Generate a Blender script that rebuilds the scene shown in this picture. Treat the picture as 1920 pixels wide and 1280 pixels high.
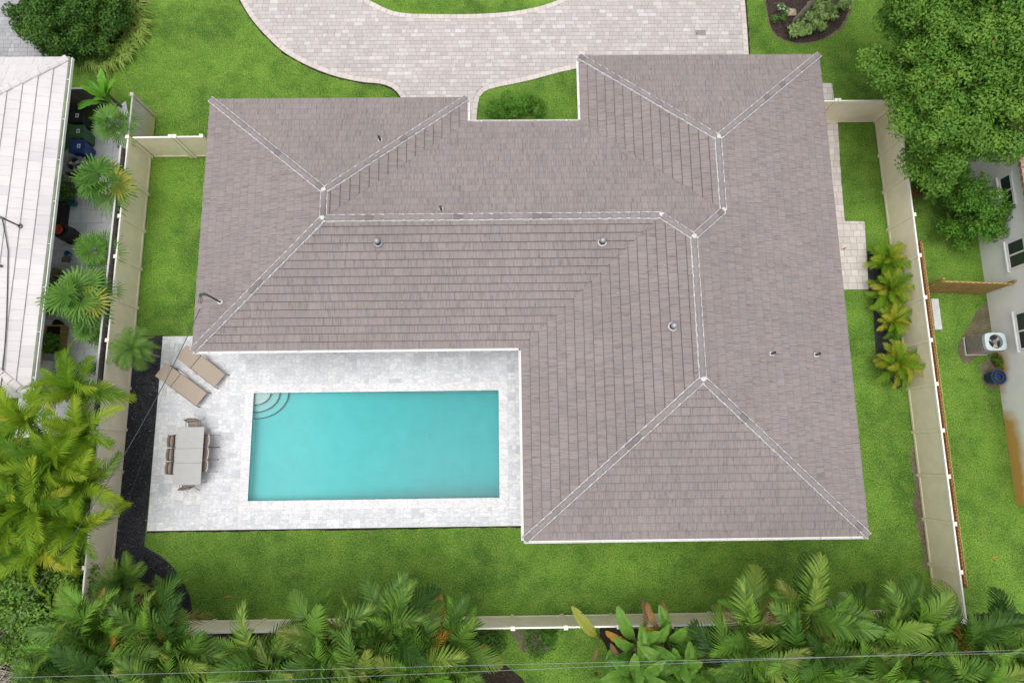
import bpy, bmesh, math, random
import numpy as np
from mathutils import Vector, Matrix
random.seed(11); rng = np.random.default_rng(11)
R = math.radians
scene = bpy.context.scene
for o in list(bpy.data.objects): bpy.data.objects.remove(o)
COL = scene.collection

# ------------------------------------------------------------------ camera
FPX, PITCH, ROLL, YAW, CAMH = 1217.7, 0.174, -0.009, -0.011, 27.44
CM = (Matrix.Rotation(YAW, 3, 'Z') @ Matrix.Rotation(PITCH, 3, 'X') @ Matrix.Rotation(ROLL, 3, 'Y'))
CPOS = Vector((0, 0, CAMH))
cam = bpy.data.cameras.new('camera'); cam.sensor_fit = 'HORIZONTAL'; cam.sensor_width = 36.0
cam.lens = FPX / 1920 * 36.0; cam.clip_start = 0.5; cam.clip_end = 2000
cam_o = bpy.data.objects.new('camera', cam); COL.objects.link(cam_o)
cam_o.matrix_world = Matrix.Translation(CPOS) @ CM.to_4x4()
scene.camera = cam_o

# ------------------------------------------------------------------ sky, sun, exposure
SUN_EL, SUN_AZ = R(82), R(235)          # compass: light comes from the lower left of the picture (south-west)
world = bpy.data.worlds.new('World'); scene.world = world; world.use_nodes = True
wt = world.node_tree; wt.nodes.clear()
sky = wt.nodes.new('ShaderNodeTexSky'); sky.sky_type = 'NISHITA'; sky.sun_disc = False
sky.sun_elevation = SUN_EL; sky.sun_rotation = SUN_AZ; sky.dust_density = 4.0; sky.air_density = 1.0
hs = wt.nodes.new('ShaderNodeHueSaturation'); hs.inputs['Saturation'].default_value = 0.22   # cloud-covered sky
bg = wt.nodes.new('ShaderNodeBackground'); bg.inputs['Strength'].default_value = 0.15
wo = wt.nodes.new('ShaderNodeOutputWorld')
wt.links.new(sky.outputs[0], hs.inputs['Color']); wt.links.new(hs.outputs[0], bg.inputs[0]); wt.links.new(bg.outputs[0], wo.inputs[0])
sun = bpy.data.lights.new('sun', 'SUN'); sun.energy = .55; sun.angle = R(50); sun.color = (1.0, 0.95, 0.88)
sun_o = bpy.data.objects.new('sun', sun); COL.objects.link(sun_o)
sd = Vector((math.sin(SUN_AZ) * math.cos(SUN_EL), math.cos(SUN_AZ) * math.cos(SUN_EL), math.sin(SUN_EL)))
sun_o.rotation_euler = sd.to_track_quat('Z', 'Y').to_euler(); sun_o.location = sd * 60
vs = scene.view_settings; vs.view_transform = 'Standard'; vs.look = 'None'; vs.gamma = 1.0; vs.use_curve_mapping = False
vs.exposure = 0.56
scene.cycles.use_denoising = True; scene.cycles.max_bounces = 8; scene.cycles.transparent_max_bounces = 12

# ------------------------------------------------------------------ helpers
def ray(px, py): return CM @ Vector(((px - 960) / FPX, (640 - py) / FPX, -1))
def at(px, py, z=0.0):
    d = ray(px, py); return CPOS + d * ((z - CAMH) / d.z)
def atx(px, py, X):
    d = ray(px, py); return CPOS + d * (X / d.x)
def aty(px, py, Y):
    d = ray(px, py); return CPOS + d * (Y / d.y)
def scale_at(px, py, z):
    return abs(FPX / ((at(px, py, z) - CPOS).dot(CM @ Vector((0, 0, -1)))))

def tag(o, label=None, cat=None, group=None, kind=None):
    if label: o['label'] = label
    if cat: o['category'] = cat
    if group: o['group'] = group
    if kind: o['kind'] = kind
    return o
def link(o, parent=None):
    COL.objects.link(o)
    if parent is not None: o.parent = parent
    return o
def empty(name, loc=(0, 0, 0), rz=0, parent=None):
    o = bpy.data.objects.new(name, None); o.location = loc; o.rotation_euler = (0, 0, rz); o.empty_display_size = .2
    return link(o, parent)
def wmat(o):
    m = Matrix.Translation(o.location) @ o.rotation_euler.to_matrix().to_4x4()
    return m if o.parent is None else wmat(o.parent) @ o.matrix_parent_inverse @ m
def child(o, parent):
    """parent an object whose mesh is in world coordinates"""
    o.parent = parent; o.matrix_parent_inverse = wmat(parent).inverted(); return o

class MB:
    def __init__(s): s.v = []; s.f = []; s.uv = {}
    def face(s, pts, uv=None):
        n = len(s.v); s.v += [tuple(p) for p in pts]; s.f.append(tuple(range(n, n + len(pts))))
        if uv: s.uv[len(s.f) - 1] = uv
    def mesh(s, vs, fs):
        n = len(s.v); s.v += [tuple(p) for p in vs]; s.f += [tuple(i + n for i in f) for f in fs]
    def box(s, x0, x1, y0, y1, z0, z1):
        s.mesh([(x0,y0,z0),(x1,y0,z0),(x1,y1,z0),(x0,y1,z0),(x0,y0,z1),(x1,y0,z1),(x1,y1,z1),(x0,y1,z1)],
               [(0,3,2,1),(4,5,6,7),(0,1,5,4),(1,2,6,5),(2,3,7,6),(3,0,4,7)])
    def obox(s, c, ax, ay, az, hx, hy, hz):
        c = Vector(c); ax = Vector(ax); ay = Vector(ay); az = Vector(az); V = []
        for k in (-1, 1):
            for i, j in ((-1,-1),(1,-1),(1,1),(-1,1)): V.append(c + ax*hx*i + ay*hy*j + az*hz*k)
        s.mesh(V, [(0,3,2,1),(4,5,6,7),(0,1,5,4),(1,2,6,5),(2,3,7,6),(3,0,4,7)])
    def bar(s, p, q, r, r2=None):
        p = Vector(p); q = Vector(q); d = (q - p); L = d.length; d.normalize()
        up = Vector((0,0,1)) if abs(d.z) < .9 else Vector((1,0,0))
        a = d.cross(up).normalized(); b = a.cross(d)
        s.obox((p + q) / 2, d, a, b, L / 2, r, r2 or r)
    def tube(s, pts, rad, n=8, cap=True):
        pts = [Vector(p) for p in pts]; rings = []
        for i, p in enumerate(pts):
            d = (pts[min(i+1, len(pts)-1)] - pts[max(i-1, 0)]).normalized()
            up = Vector((0,0,1)) if abs(d.z) < .95 else Vector((1,0,0))
            a = d.cross(up).normalized(); b = a.cross(d)
            r = rad[i] if isinstance(rad, (list, tuple)) else rad
            rings.append([p + (a*math.cos(2*math.pi*k/n) + b*math.sin(2*math.pi*k/n))*r for k in range(n)])
        V = [v for ring in rings for v in ring]; Fs = []
        for i in range(len(rings)-1):
            for k in range(n): Fs.append((i*n+k, i*n+(k+1)%n, (i+1)*n+(k+1)%n, (i+1)*n+k))
        if cap: Fs.append(tuple(reversed(range(n)))); Fs.append(tuple(range((len(rings)-1)*n, len(rings)*n)))
        s.mesh(V, Fs)
    def lathe(s, prof, c=(0,0,0), n=20):
        c = Vector(c); V = []; Fs = []
        for r, z in prof:
            for k in range(n): V.append(c + Vector((r*math.cos(2*math.pi*k/n), r*math.sin(2*math.pi*k/n), z)))
        for i in range(len(prof)-1):
            for k in range(n): Fs.append((i*n+k, i*n+(k+1)%n, (i+1)*n+(k+1)%n, (i+1)*n+k))
        s.mesh(V, Fs)
    def prism(s, poly, z0, z1, bottom=True):
        n = len(poly); V = [(p[0], p[1], z0) for p in poly] + [(p[0], p[1], z1) for p in poly]
        Fs = [tuple(range(n, 2*n))] + [(i, (i+1)%n, n+(i+1)%n, n+i) for i in range(n)]
        if bottom: Fs.append(tuple(reversed(range(n))))
        s.mesh(V, Fs)
    def sweep(s, prof, p, q, out):
        """closed profile (a outward, b up) swept from p to q"""
        p = Vector(p); q = Vector(q); out = Vector(out); up = Vector((0,0,1)); n = len(prof)
        V = [e + out*a + up*b for e in (p, q) for a, b in prof]
        Fs = [(i, (i+1)%n, n+(i+1)%n, n+i) for i in range(n)] + [tuple(reversed(range(n))), tuple(range(n, 2*n))]
        s.mesh(V, Fs)
    def data(s, name, mat, smooth=False):
        m = bpy.data.meshes.new(name); m.from_pydata(s.v, [], s.f)
        if s.uv:
            L = m.uv_layers.new(name='uv')
            for fi, uv in s.uv.items():
                for li, t in zip(m.polygons[fi].loop_indices, uv): L.data[li].uv = t
        m.materials.append(mat)
        if smooth: m.polygons.foreach_set('use_smooth', [True]*len(m.polygons))
        m.update(); return m
    def build(s, name, mat, parent=None, smooth=False, bevel=0, world=False, recalc=True):
        m = s.data(name, mat, smooth)
        if recalc and not s.uv:
            b = bmesh.new(); b.from_mesh(m); bmesh.ops.recalc_face_normals(b, faces=b.faces); b.to_mesh(m); b.free()
        o = bpy.data.objects.new(name, m); COL.objects.link(o)
        if parent is not None:
            if world: child(o, parent)
            else: o.parent = parent
        if bevel:
            md = o.modifiers.new('bevel', 'BEVEL'); md.width = bevel; md.segments = 2; md.limit_method = 'ANGLE'
        return o
def inst(mesh, name, parent, loc=(0,0,0), rot=None, scl=None, mat4=None):
    o = bpy.data.objects.new(name, mesh); COL.objects.link(o)
    if parent is not None: o.parent = parent
    if mat4 is not None: o.matrix_local = mat4
    else:
        o.location = loc
        if rot: o.rotation_euler = rot
        if scl: o.scale = (scl, scl, scl) if isinstance(scl, (int, float)) else scl
    return o
def copy_tree(o, parent=None):
    c = o.copy(); COL.objects.link(c); c.parent = parent
    for ch in o.children: copy_tree(ch, c)
    return c
def np_mesh(name, V, Q, mat):
    """V (n,3), Q (m,k) index array with k corners each"""
    m = bpy.data.meshes.new(name); k = Q.shape[1]
    m.vertices.add(len(V)); m.vertices.foreach_set('co', V.astype(np.float32).ravel())
    m.loops.add(Q.size); m.loops.foreach_set('vertex_index', Q.astype(np.int32).ravel())
    m.polygons.add(len(Q)); m.polygons.foreach_set('loop_start', np.arange(0, Q.size, k, dtype=np.int32))
    m.materials.append(mat); m.update(calc_edges=True); return m
def clip(sub, poly):
    """Sutherland-Hodgman: any polygon sub clipped by convex CCW poly"""
    out = [tuple(p) for p in sub]
    for i in range(len(poly)):
        a = poly[i]; b = poly[(i+1) % len(poly)]; inp = out; out = []
        if not inp: return []
        sd_ = lambda p: (b[0]-a[0])*(p[1]-a[1]) - (b[1]-a[1])*(p[0]-a[0])
        for j in range(len(inp)):
            p = inp[j-1]; q = inp[j]; sp = sd_(p); sq = sd_(q)
            if (sp >= 0) != (sq >= 0):
                t = sp / (sp - sq); out.append((p[0]+(q[0]-p[0])*t, p[1]+(q[1]-p[1])*t))
            if sq >= 0: out.append(q)
    # drop doubled points
    res = []
    for p in out:
        if not res or abs(p[0]-res[-1][0]) + abs(p[1]-res[-1][1]) > 1e-5: res.append(p)
    if len(res) > 1 and abs(res[0][0]-res[-1][0]) + abs(res[0][1]-res[-1][1]) < 1e-5: res.pop()
    return res
def area(p): return .5 * sum(p[i][0]*p[(i+1)%len(p)][1] - p[(i+1)%len(p)][0]*p[i][1] for i in range(len(p)))
def ccw(p): return p if area(p) > 0 else p[::-1]
def inside(pt, poly):
    c = False; x, y = pt
    for i in range(len(poly)):
        x1, y1 = poly[i-1]; x2, y2 = poly[i]
        if (y1 > y) != (y2 > y) and x < (x2-x1)*(y-y1)/(y2-y1)+x1: c = not c
    return c
def pxpoly(pts, z=0): return [tuple(at(x, y, z)[:2]) for x, y in pts]
def smooth_line(pts, n=4):
    """Catmull-Rom through points"""
    P = [Vector((p[0], p[1], 0)) for p in pts]; out = []
    for i in range(len(P)-1):
        p0 = P[max(i-1, 0)]; p1 = P[i]; p2 = P[i+1]; p3 = P[min(i+2, len(P)-1)]
        for k in range(n):
            t = k / n
            q = .5*((2*p1) + (p2-p0)*t + (2*p0-5*p1+4*p2-p3)*t*t + (3*p1-p0-3*p2+p3)*t**3)
            out.append((q.x, q.y))
    out.append((P[-1].x, P[-1].y)); return out

# ------------------------------------------------------------------ materials
class NT:
    def __init__(s, name):
        s.m = bpy.data.materials.new(name); s.m.use_nodes = True; s.t = s.m.node_tree; s.t.nodes.clear()
        s.out = s.n('ShaderNodeOutputMaterial')
    def n(s, typ, **kw):
        x = s.t.nodes.new(typ)
        for k, v in kw.items(): setattr(x, k, v)
        return x
    def l(s, a, b): s.t.links.new(a, b)
    def val(s, x, sock):
        if hasattr(x, 'is_output') or isinstance(x, bpy.types.NodeSocket): s.l(x, sock)
        else: sock.default_value = x
    def math(s, op, a, b=0.0, c=None):
        x = s.n('ShaderNodeMath', operation=op); s.val(a, x.inputs[0]); s.val(b, x.inputs[1])
        if c is not None: s.val(c, x.inputs[2])
        return x.outputs[0]
    def mix(s, fac, a, b, blend='MIX'):
        x = s.n('ShaderNodeMix', data_type='RGBA', blend_type=blend); s.val(fac, x.inputs[0])
        for v, i in ((a, 6), (b, 7)):
            if isinstance(v, (tuple, list)): x.inputs[i].default_value = (*v[:3], 1)
            else: s.l(v, x.inputs[i])
        return x.outputs[2]
    def obj(s): return s.n('ShaderNodeTexCoord').outputs['Object']
    def pos(s): return s.n('ShaderNodeNewGeometry').outputs['Position']
    def noise(s, vec, scale, detail=3, rough=.55, w=None, stretch=None, dist=0.0):
        if stretch:
            mp = s.n('ShaderNodeMapping'); mp.inputs['Scale'].default_value = stretch; s.l(vec, mp.inputs[0]); vec = mp.outputs[0]
        x = s.n('ShaderNodeTexNoise', noise_dimensions='4D' if w is not None else '3D')
        s.l(vec, x.inputs['Vector']); x.inputs['Scale'].default_value = scale; x.inputs['Detail'].default_value = detail
        x.inputs['Roughness'].default_value = rough; x.inputs['Distortion'].default_value = dist
        if w is not None: s.val(w, x.inputs['W'])
        return x.outputs['Fac']
    def ramp(s, fac, *stops):
        x = s.n('ShaderNodeValToRGB'); s.val(fac, x.inputs[0]); e = x.color_ramp.elements
        while len(e) < len(stops): e.new(.5)
        for el, (p, c) in zip(e, stops):
            el.position = p; el.color = (*c, 1) if isinstance(c, (tuple, list)) else (c, c, c, 1)
        return x.outputs[0]
    def rnd(s):
        """one random number for each separate piece, joined or not"""
        g = s.n('ShaderNodeNewGeometry'); o = s.n('ShaderNodeObjectInfo')
        return s.math('FRACT', s.math('ADD', g.outputs['Random Per Island'], o.outputs['Random']))
    def bump(s, h, dist=.01, strength=.6):
        x = s.n('ShaderNodeBump'); x.inputs['Distance'].default_value = dist; x.inputs['Strength'].default_value = strength
        s.l(h, x.inputs['Height']); return x.outputs[0]
    def done(s, col, rough=.7, nrm=None, spec=.35, metal=0, transl=0, tcol=None):
        p = s.n('ShaderNodeBsdfPrincipled')
        if isinstance(col, (tuple, list)): p.inputs['Base Color'].default_value = (*col[:3], 1)
        else: s.l(col, p.inputs['Base Color'])
        s.val(rough, p.inputs['Roughness']); p.inputs['Specular IOR Level'].default_value = spec; p.inputs['Metallic'].default_value = metal
        if nrm is not None: s.l(nrm, p.inputs['Normal'])
        res = p.outputs[0]
        if transl:
            t = s.n('ShaderNodeBsdfTranslucent')
            if tcol is None: tcol = col
            if isinstance(tcol, (tuple, list)): t.inputs[0].default_value = (*tcol[:3], 1)
            else: s.l(tcol, t.inputs[0])
            mx = s.n('ShaderNodeMixShader'); mx.inputs[0].default_value = transl
            s.l(res, mx.inputs[1]); s.l(t.outputs[0], mx.inputs[2]); res = mx.outputs[0]
        s.l(res, s.out.inputs['Surface']); return s.m

def plain(name, col, rough=.6, var=.15, scale=6, metal=0, spec=.35, bump=0):
    n = NT(name); v = n.noise(n.pos(), scale, 4)
    c = n.mix(n.ramp(v, (.3, 0.), (.7, 1.)), tuple(x*(1-var) for x in col), tuple(min(1, x*(1+var)) for x in col))
    return n.done(c, rough, n.bump(n.noise(n.pos(), scale*12, 3), bump) if bump else None, spec, metal)

def roof_tile_mat(name, ca, cb, cc, dark, streak=1.0):
    n = NT(name); r = n.rnd(); uv = n.n('ShaderNodeUVMap').outputs[0]; w = n.math('MULTIPLY', r, 40.0)
    c = n.mix(n.ramp(r, (.0, 0.), (.45, .25), (1., 1.)), ca, cb)
    c = n.mix(n.ramp(n.math('FRACT', n.math('MULTIPLY', r, 7.31)), (.80, 0.), (.95, 1.)), c, cc)
    s1 = n.noise(uv, 1.0, 3, .6, w, (30, .5, 1)); s2 = n.noise(uv, 1.0, 3, .6, n.math('ADD', w, 7.0), (11, .9, 1))     # brushed streaks down the slope
    c = n.mix(n.math('MULTIPLY', n.ramp(s1, (.50, 0.), (.70, 1.)), .65*streak), c, dark)
    c = n.mix(n.math('MULTIPLY', n.ramp(s2, (.56, 0.), (.70, 1.)), .55*streak), c, dark)
    c = n.mix(n.math('MULTIPLY', n.ramp(s1, (.28, 1.), (.46, 0.)), .35*streak), c, tuple(min(1, x*1.3) for x in ca))
    sv = n.n('ShaderNodeSeparateXYZ'); n.l(uv, sv.inputs[0]); nose = n.ramp(n.math('FRACT', sv.outputs[1]), (.0, 1.), (.045, .8), (.10, 0.))   # shadow line between courses, painted along each lower edge
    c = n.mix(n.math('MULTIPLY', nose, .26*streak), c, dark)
    p = n.pos(); big = n.noise(p, .35, 4, .6)
    c = n.mix(n.ramp(big, (.35, .26), (.65, 0.)), c, tuple(x*.6 for x in ca))
    sp = n.noise(p, 9, 2); c = n.mix(n.ramp(sp, (.74, 0.), (.78, .35)), c, (.55, .52, .52))
    return n.done(c, .85, n.bump(s1, .004, .5), .2)

M = {}
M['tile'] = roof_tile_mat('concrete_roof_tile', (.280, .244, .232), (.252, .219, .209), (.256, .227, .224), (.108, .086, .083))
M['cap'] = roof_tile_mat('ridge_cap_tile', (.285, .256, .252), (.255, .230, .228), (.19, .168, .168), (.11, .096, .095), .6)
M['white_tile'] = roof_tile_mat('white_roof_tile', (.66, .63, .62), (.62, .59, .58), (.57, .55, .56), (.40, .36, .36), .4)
M['deck'] = plain('roof_underlay', (.07, .06, .06), .9)
M['mortar'] = plain('white_mortar', (.56, .54, .54), .9, .12, 10, bump=.01)
M['gutter'] = plain('white_painted_metal', (.78, .77, .76), .4, .06, 3)
M['gutter_aqua'] = plain('pale_green_gutter', (.50, .56, .42), .45, .15, 3)
M['gutter_blue'] = plain('pale_blue_gutter_lip', (.50, .58, .64), .45, .15, 3)
M['stucco'] = plain('white_stucco', (.74, .72, .70), .9, .06, 2, bump=.006)
M['vinyl'] = plain('beige_vinyl', (.84, .74, .57), .45, .06, 2.2)
M['vinyl_white'] = plain('pale_vinyl_cap', (.84, .79, .70), .45, .05, 1.2)
M['glass_dark'] = plain('dark_window_glass', (.035, .04, .045), .12, .2, 3, spec=.6)
M['black'] = plain('black_plastic', (.025, .025, .027), .5, .2)
M['dark_metal'] = plain('dark_metal', (.10, .10, .105), .4, .2, metal=.6)
M['grey_metal'] = plain('grey_metal', (.33, .34, .35), .4, .15, metal=.5)
M['pale_metal'] = plain('pale_metal', (.62, .60, .57), .4, .1)

def wood(name, col, dark, moss=None):
    n = NT(name); r = n.rnd(); o = n.pos()
    g = n.noise(o, 3.5, 5, .6, n.math('MULTIPLY', r, 30.0), (3, 3, .5))
    c = n.mix(n.ramp(g, (.35, 0.), (.7, 1.)), dark, col)
    c = n.mix(n.math('MULTIPLY', r, .35), c, tuple(x*.7 for x in col))
    if moss:
        z = n.n('ShaderNodeSeparateXYZ'); n.l(o, z.inputs[0])
        f = n.math('MULTIPLY', n.ramp(n.noise(o, 1.6, 4), (.28, 0.), (.5, 1.)), n.ramp(z.outputs[2], (.0, 1.), (1.0, .0)))
        c = n.mix(f, c, moss)
    return n.done(c, .85, n.bump(g, .004), .2)
M['wood_gold'] = wood('golden_pine', (.50, .34, .13), (.30, .19, .07))
M['wood_orange'] = wood('orange_stained_wood', (.46, .24, .08), (.28, .13, .05))
M['wood_red'] = wood('red_brown_wood', (.115, .035, .022), (.07, .022, .016))
M['wood_grey'] = wood('weathered_grey_wood', (.19, .165, .15), (.10, .085, .08))
M['wood_moss'] = wood('mossy_grey_wood', (.56, .53, .47), (.40, .38, .34), (.40, .42, .12))

def lawn_mat():
    n = NT('lawn_grass'); p = n.pos()
    big = n.noise(p, .28, 5, .6); mid = n.noise(p, 1.5, 5, .62); fine = n.noise(p, 17, 5, .8); blade = n.noise(p, 70, 2, .7)
    c = n.mix(n.ramp(big, (.38, 0.), (.62, 1.)), (.074, .160, .024), (.188, .352, .045))
    c = n.mix(n.ramp(mid, (.44, 0.), (.72, .65)), c, (.265, .400, .070))
    c = n.mix(n.ramp(mid, (.26, .75), (.44, 0.)), c, (.060, .138, .024))
    dry = n.noise(p, .9, 6, .65, dist=.6)
    c = n.mix(n.ramp(dry, (.66, 0.), (.78, .5)), c, (.26, .26, .085))
    c = n.mix(n.ramp(fine, (.36, .85), (.54, 0.)), c, (.026, .072, .011))
    c = n.mix(n.ramp(fine, (.50, 0.), (.70, .7)), c, (.29, .48, .09))
    c = n.mix(n.ramp(blade, (.3, .45), (.5, 0.)), c, (.02, .05, .008))
    h = n.math('ADD', fine, n.math('MULTIPLY', blade, .5))
    return n.done(c, .9, n.bump(h, .05, .7), .1)
M['lawn'] = lawn_mat()
def soil_mat(name, a, b, spk=None, sc=14):
    n = NT(name); p = n.pos(); v = n.noise(p, sc, 6, .7)
    c = n.mix(n.ramp(v, (.3, 0.), (.7, 1.)), a, b)
    c = n.mix(n.ramp(n.noise(p, 1.1, 4), (.35, .5), (.6, 0.)), c, tuple(x*.5 for x in a))
    if spk: c = n.mix(n.ramp(n.noise(p, 34, 2), (.70, 0.), (.73, 1.)), c, spk)
    return n.done(c, .95, n.bump(v, .06, .9), .1)
M['mulch'] = soil_mat('black_lava_rock', (.024, .024, .029), (.085, .085, .097), (.40, .40, .42), 22)
M['bark'] = soil_mat('brown_bark_mulch', (.035, .024, .020), (.11, .08, .07), (.30, .26, .23), 18)
M['soil'] = soil_mat('dark_soil', (.020, .016, .012), (.065, .052, .038), None, 8)
M['dirt'] = soil_mat('bare_sandy_soil', (.12, .105, .06), (.26, .22, .15), None, 9)
M['joint'] = plain('joint_sand', (.26, .24, .23), .95, .15, 10)
M['joint_pale'] = plain('pale_joint', (.56, .56, .57), .95, .1, 10)

def paver_mat(name, cols, vein=0, fine=.22, rough=.8):
    n = NT(name); r = n.rnd(); p = n.pos(); w = n.math('MULTIPLY', r, 30.0)
    k = len(cols); c = n.ramp(r, *[((i+.0)/max(1, k-1), cols[i]) for i in range(k)])
    a = n.noise(p, 4, 5, .65, w); c = n.mix(n.ramp(a, (.35, .22), (.62, 0.)), c, tuple(x*.62 for x in cols[0]))
    c = n.mix(n.ramp(n.noise(p, 38, 3, .7), (.35, fine), (.6, 0.)), c, tuple(x*.6 for x in cols[0]))
    if vein:
        v = n.noise(p, 2.0, 4, .6, w, (1, 2.2, 1), 1.2)
        c = n.mix(n.math('MULTIPLY', n.ramp(v, (.43, 0.), (.5, 1.), (.57, 0.)), vein), c, (.42, .43, .47))
    big = n.noise(p, .5, 4, .6); c = n.mix(n.ramp(big, (.35, .14), (.6, 0.)), c, tuple(x*.6 for x in cols[0]))
    return n.done(c, rough, n.bump(a, .004), .3)
M['drive'] = paver_mat('driveway_paver', [(.45, .405, .39), (.50, .455, .44), (.535, .49, .47), (.49, .445, .43), (.56, .515, .50), (.64, .60, .585)])
M['drive_edge'] = paver_mat('driveway_edge_paver', [(.56, .50, .46), (.62, .56, .52), (.66, .60, .56), (.60, .56, .50)])
M['path'] = paver_mat('path_paver', [(.56, .51, .47), (.64, .58, .54), (.70, .65, .62), (.60, .54, .48)])
M['grey_paver'] = paver_mat('grey_paver', [(.34, .34, .36), (.40, .40, .42), (.46, .46, .48)])
M['marble'] = paver_mat('white_marble_tile', [(.60, .61, .635), (.77, .77, .78), (.82, .82, .825), (.79, .79, .795), (.67, .68, .705), (.86, .86, .86)], .5, fine=.06)
M['coping'] = paver_mat('pool_coping_marble', [(.80, .785, .78), (.84, .825, .82), (.86, .85, .845)], .5)
M['yard_stone'] = paver_mat('pale_stone_slab', [(.66, .68, .71), (.74, .76, .78), (.80, .81, .82), (.70, .72, .74)], .2)

def leaf_mat(name, cols, transl=.24, rough=.5, spec=.2, noise=None, mixr=(.45, .55), tip=None):
    n = NT(name); g = n.n('ShaderNodeNewGeometry'); o = n.n('ShaderNodeObjectInfo')
    r = n.math('FRACT', n.math('ADD', n.math('MULTIPLY', g.outputs['Random Per Island'], mixr[0]), n.math('MULTIPLY', o.outputs['Random'], mixr[1])))
    k = len(cols); c = n.ramp(r, *[(i/max(1, k-1), cols[i]) for i in range(k)])
    if noise: c = n.mix(n.ramp(n.noise(n.pos(), noise[0], 3), (.5, 0.), (.7, .8)), c, noise[1])
    if tip:      # fronds yellow towards their ends, some more than others
        sx = n.n('ShaderNodeSeparateXYZ'); n.l(n.n('ShaderNodeUVMap').outputs[0], sx.inputs[0])
        f = n.math('MULTIPLY', n.ramp(sx.outputs[0], (.45, 0.), (1., 1.)), n.ramp(n.math('FRACT', n.math('MULTIPLY', o.outputs['Random'], 5.7)), (.45, 0.), (.9, tip[1])))
        c = n.mix(f, c, tip[0])
    return n.done(c, rough, None, spec, transl=transl)
M['leaf_tree'] = leaf_mat('tree_leaf', [(0.032, 0.087, 0.013), (0.064, 0.156, 0.020), (0.099, 0.224, 0.026), (0.145, 0.304, 0.037), (0.079, 0.185, 0.024), (0.224, 0.409, 0.066)], noise=(.9, (.24, .41, .06)))
M['leaf_rust'] = leaf_mat('young_rust_leaf', [(.33, .15, .05), (.25, .17, .05)])
M['leaf_dark'] = leaf_mat('dark_shrub_leaf', [(.036, .095, .016), (.072, .170, .024), (.11, .235, .034), (.17, .31, .05)], noise=(.8, (.14, .27, .04)))
M['leaf_bright'] = leaf_mat('bright_shrub_leaf', [(.055, .155, .018), (.085, .225, .022), (.12, .28, .03), (.07, .19, .02)])
M['leaf_mid'] = leaf_mat('mid_green_shrub_leaf', [(.08, .17, .026), (.14, .27, .042), (.22, .38, .065), (.16, .31, .055)])
M['leaf_lime'] = leaf_mat('lime_shrub_leaf', [(.28, .44, .12), (.36, .52, .17), (.44, .58, .22), (.32, .50, .14)])
M['leaf_pink'] = leaf_mat('pink_flower', [(.45, .10, .12), (.55, .20, .18), (.35, .06, .08)])
M['flower_white'] = leaf_mat('white_petal', [(.78, .78, .76), (.82, .82, .80)])
M['liriope'] = leaf_mat('striped_grass_leaf', [(.18, .30, .04), (.26, .39, .07), (.34, .44, .09), (.13, .24, .03)])
M['areca'] = leaf_mat('areca_frond', [(0.064, 0.166, 0.011), (0.110, 0.239, 0.015), (0.175, 0.322, 0.018), (0.248, 0.386, 0.020), (0.138, 0.276, 0.017), (0.386, 0.423, 0.028)], .4, mixr=(.15,.85), tip=((.46,.50,.035),.6))
M['areca_gold'] = leaf_mat('golden_frond', [(.36, .40, .03), (.46, .44, .04), (.26, .38, .025), (.56, .46, .06)], .4, mixr=(.15,.85))
M['coco'] = leaf_mat('coconut_frond', [(.022, .060, .010), (.055, .130, .020), (.10, .215, .030), (.17, .31, .040), (.075, .17, .035), (.28, .40, .06)], .3, .42, .22, mixr=(.15,.85), tip=((.42,.34,.08),.4))
M['coco_light'] = leaf_mat('young_coconut_frond', [(0.138, 0.310, 0.034), (0.196, 0.391, 0.046), (0.241, 0.437, 0.069)], .35, .42, .22, mixr=(.15,.85))
M['frond_dead'] = leaf_mat('dry_frond', [(.30, .17, .07), (.24, .16, .09), (.36, .20, .06), (.20, .14, .09)], .2, .7)
M['frond_orange'] = leaf_mat('orange_frond', [(.55, .25, .03), (.45, .27, .05), (.50, .33, .06)], .3, .6)
M['frond_pale'] = leaf_mat('bleached_frond', [(.38, .34, .27), (.30, .27, .21), (.42, .38, .30)], .2, .7)
M['fan'] = leaf_mat('fan_palm_leaf', [(0.046, 0.132, 0.025), (0.081, 0.201, 0.034), (0.132, 0.287, 0.046), (0.184, 0.356, 0.063), (0.103, 0.241, 0.040)], .3, .45, .2)
M['fan_gold'] = leaf_mat('yellowing_fan_leaf', [(.30, .33, .05), (.40, .38, .06), (.20, .28, .04)], .3)
M['fine_leaf'] = leaf_mat('fine_feathery_leaf', [(0.144, 0.276, 0.054), (0.192, 0.336, 0.072), (0.240, 0.384, 0.084)], .4)
M['paddle'] = leaf_mat('banana_leaf', [(.085, .20, .03), (.13, .28, .04), (.18, .34, .05), (.10, .23, .04)], .35, .42, .25)
M['paddle_bright'] = leaf_mat('bright_paddle_leaf', [(.11, .34, .02), (.15, .40, .025), (.19, .42, .03)], .35, .4, .4)
M['paddle_yellow'] = leaf_mat('yellowing_banana_leaf', [(.30, .33, .05), (.36, .36, .08)], .3)
M['trunk'] = plain('grey_palm_trunk', (.24, .215, .18), .9, .3, 6, bump=.02)
M['bark_trunk'] = plain('brown_trunk', (.15, .12, .09), .9, .3, 6, bump=.02)
M['stem'] = plain('green_stem', (.20, .24, .06), .6, .2, 5)
M['sling'] = plain('tan_sling_fabric', (.375, .305, .245), .8, .04, 60, bump=.002)
M['sling_dark'] = plain('brown_sling_fabric', (.27, .22, .185), .8, .05, 40)
M['table'] = plain('grey_table_top', (.40, .395, .385), .55, .04, 4)
M['terracotta'] = plain('terracotta', (.50, .24, .13), .8, .2, 5)
M['blue_pot'] = plain('blue_barrel_plastic', (.012, .04, .12), .4, .2)
M['bin_green'] = plain('green_bin_plastic', (.05, .125, .06), .5, .15)
M['bin_blue'] = plain('blue_bin_plastic', (.018, .045, .20), .5, .15)
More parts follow.
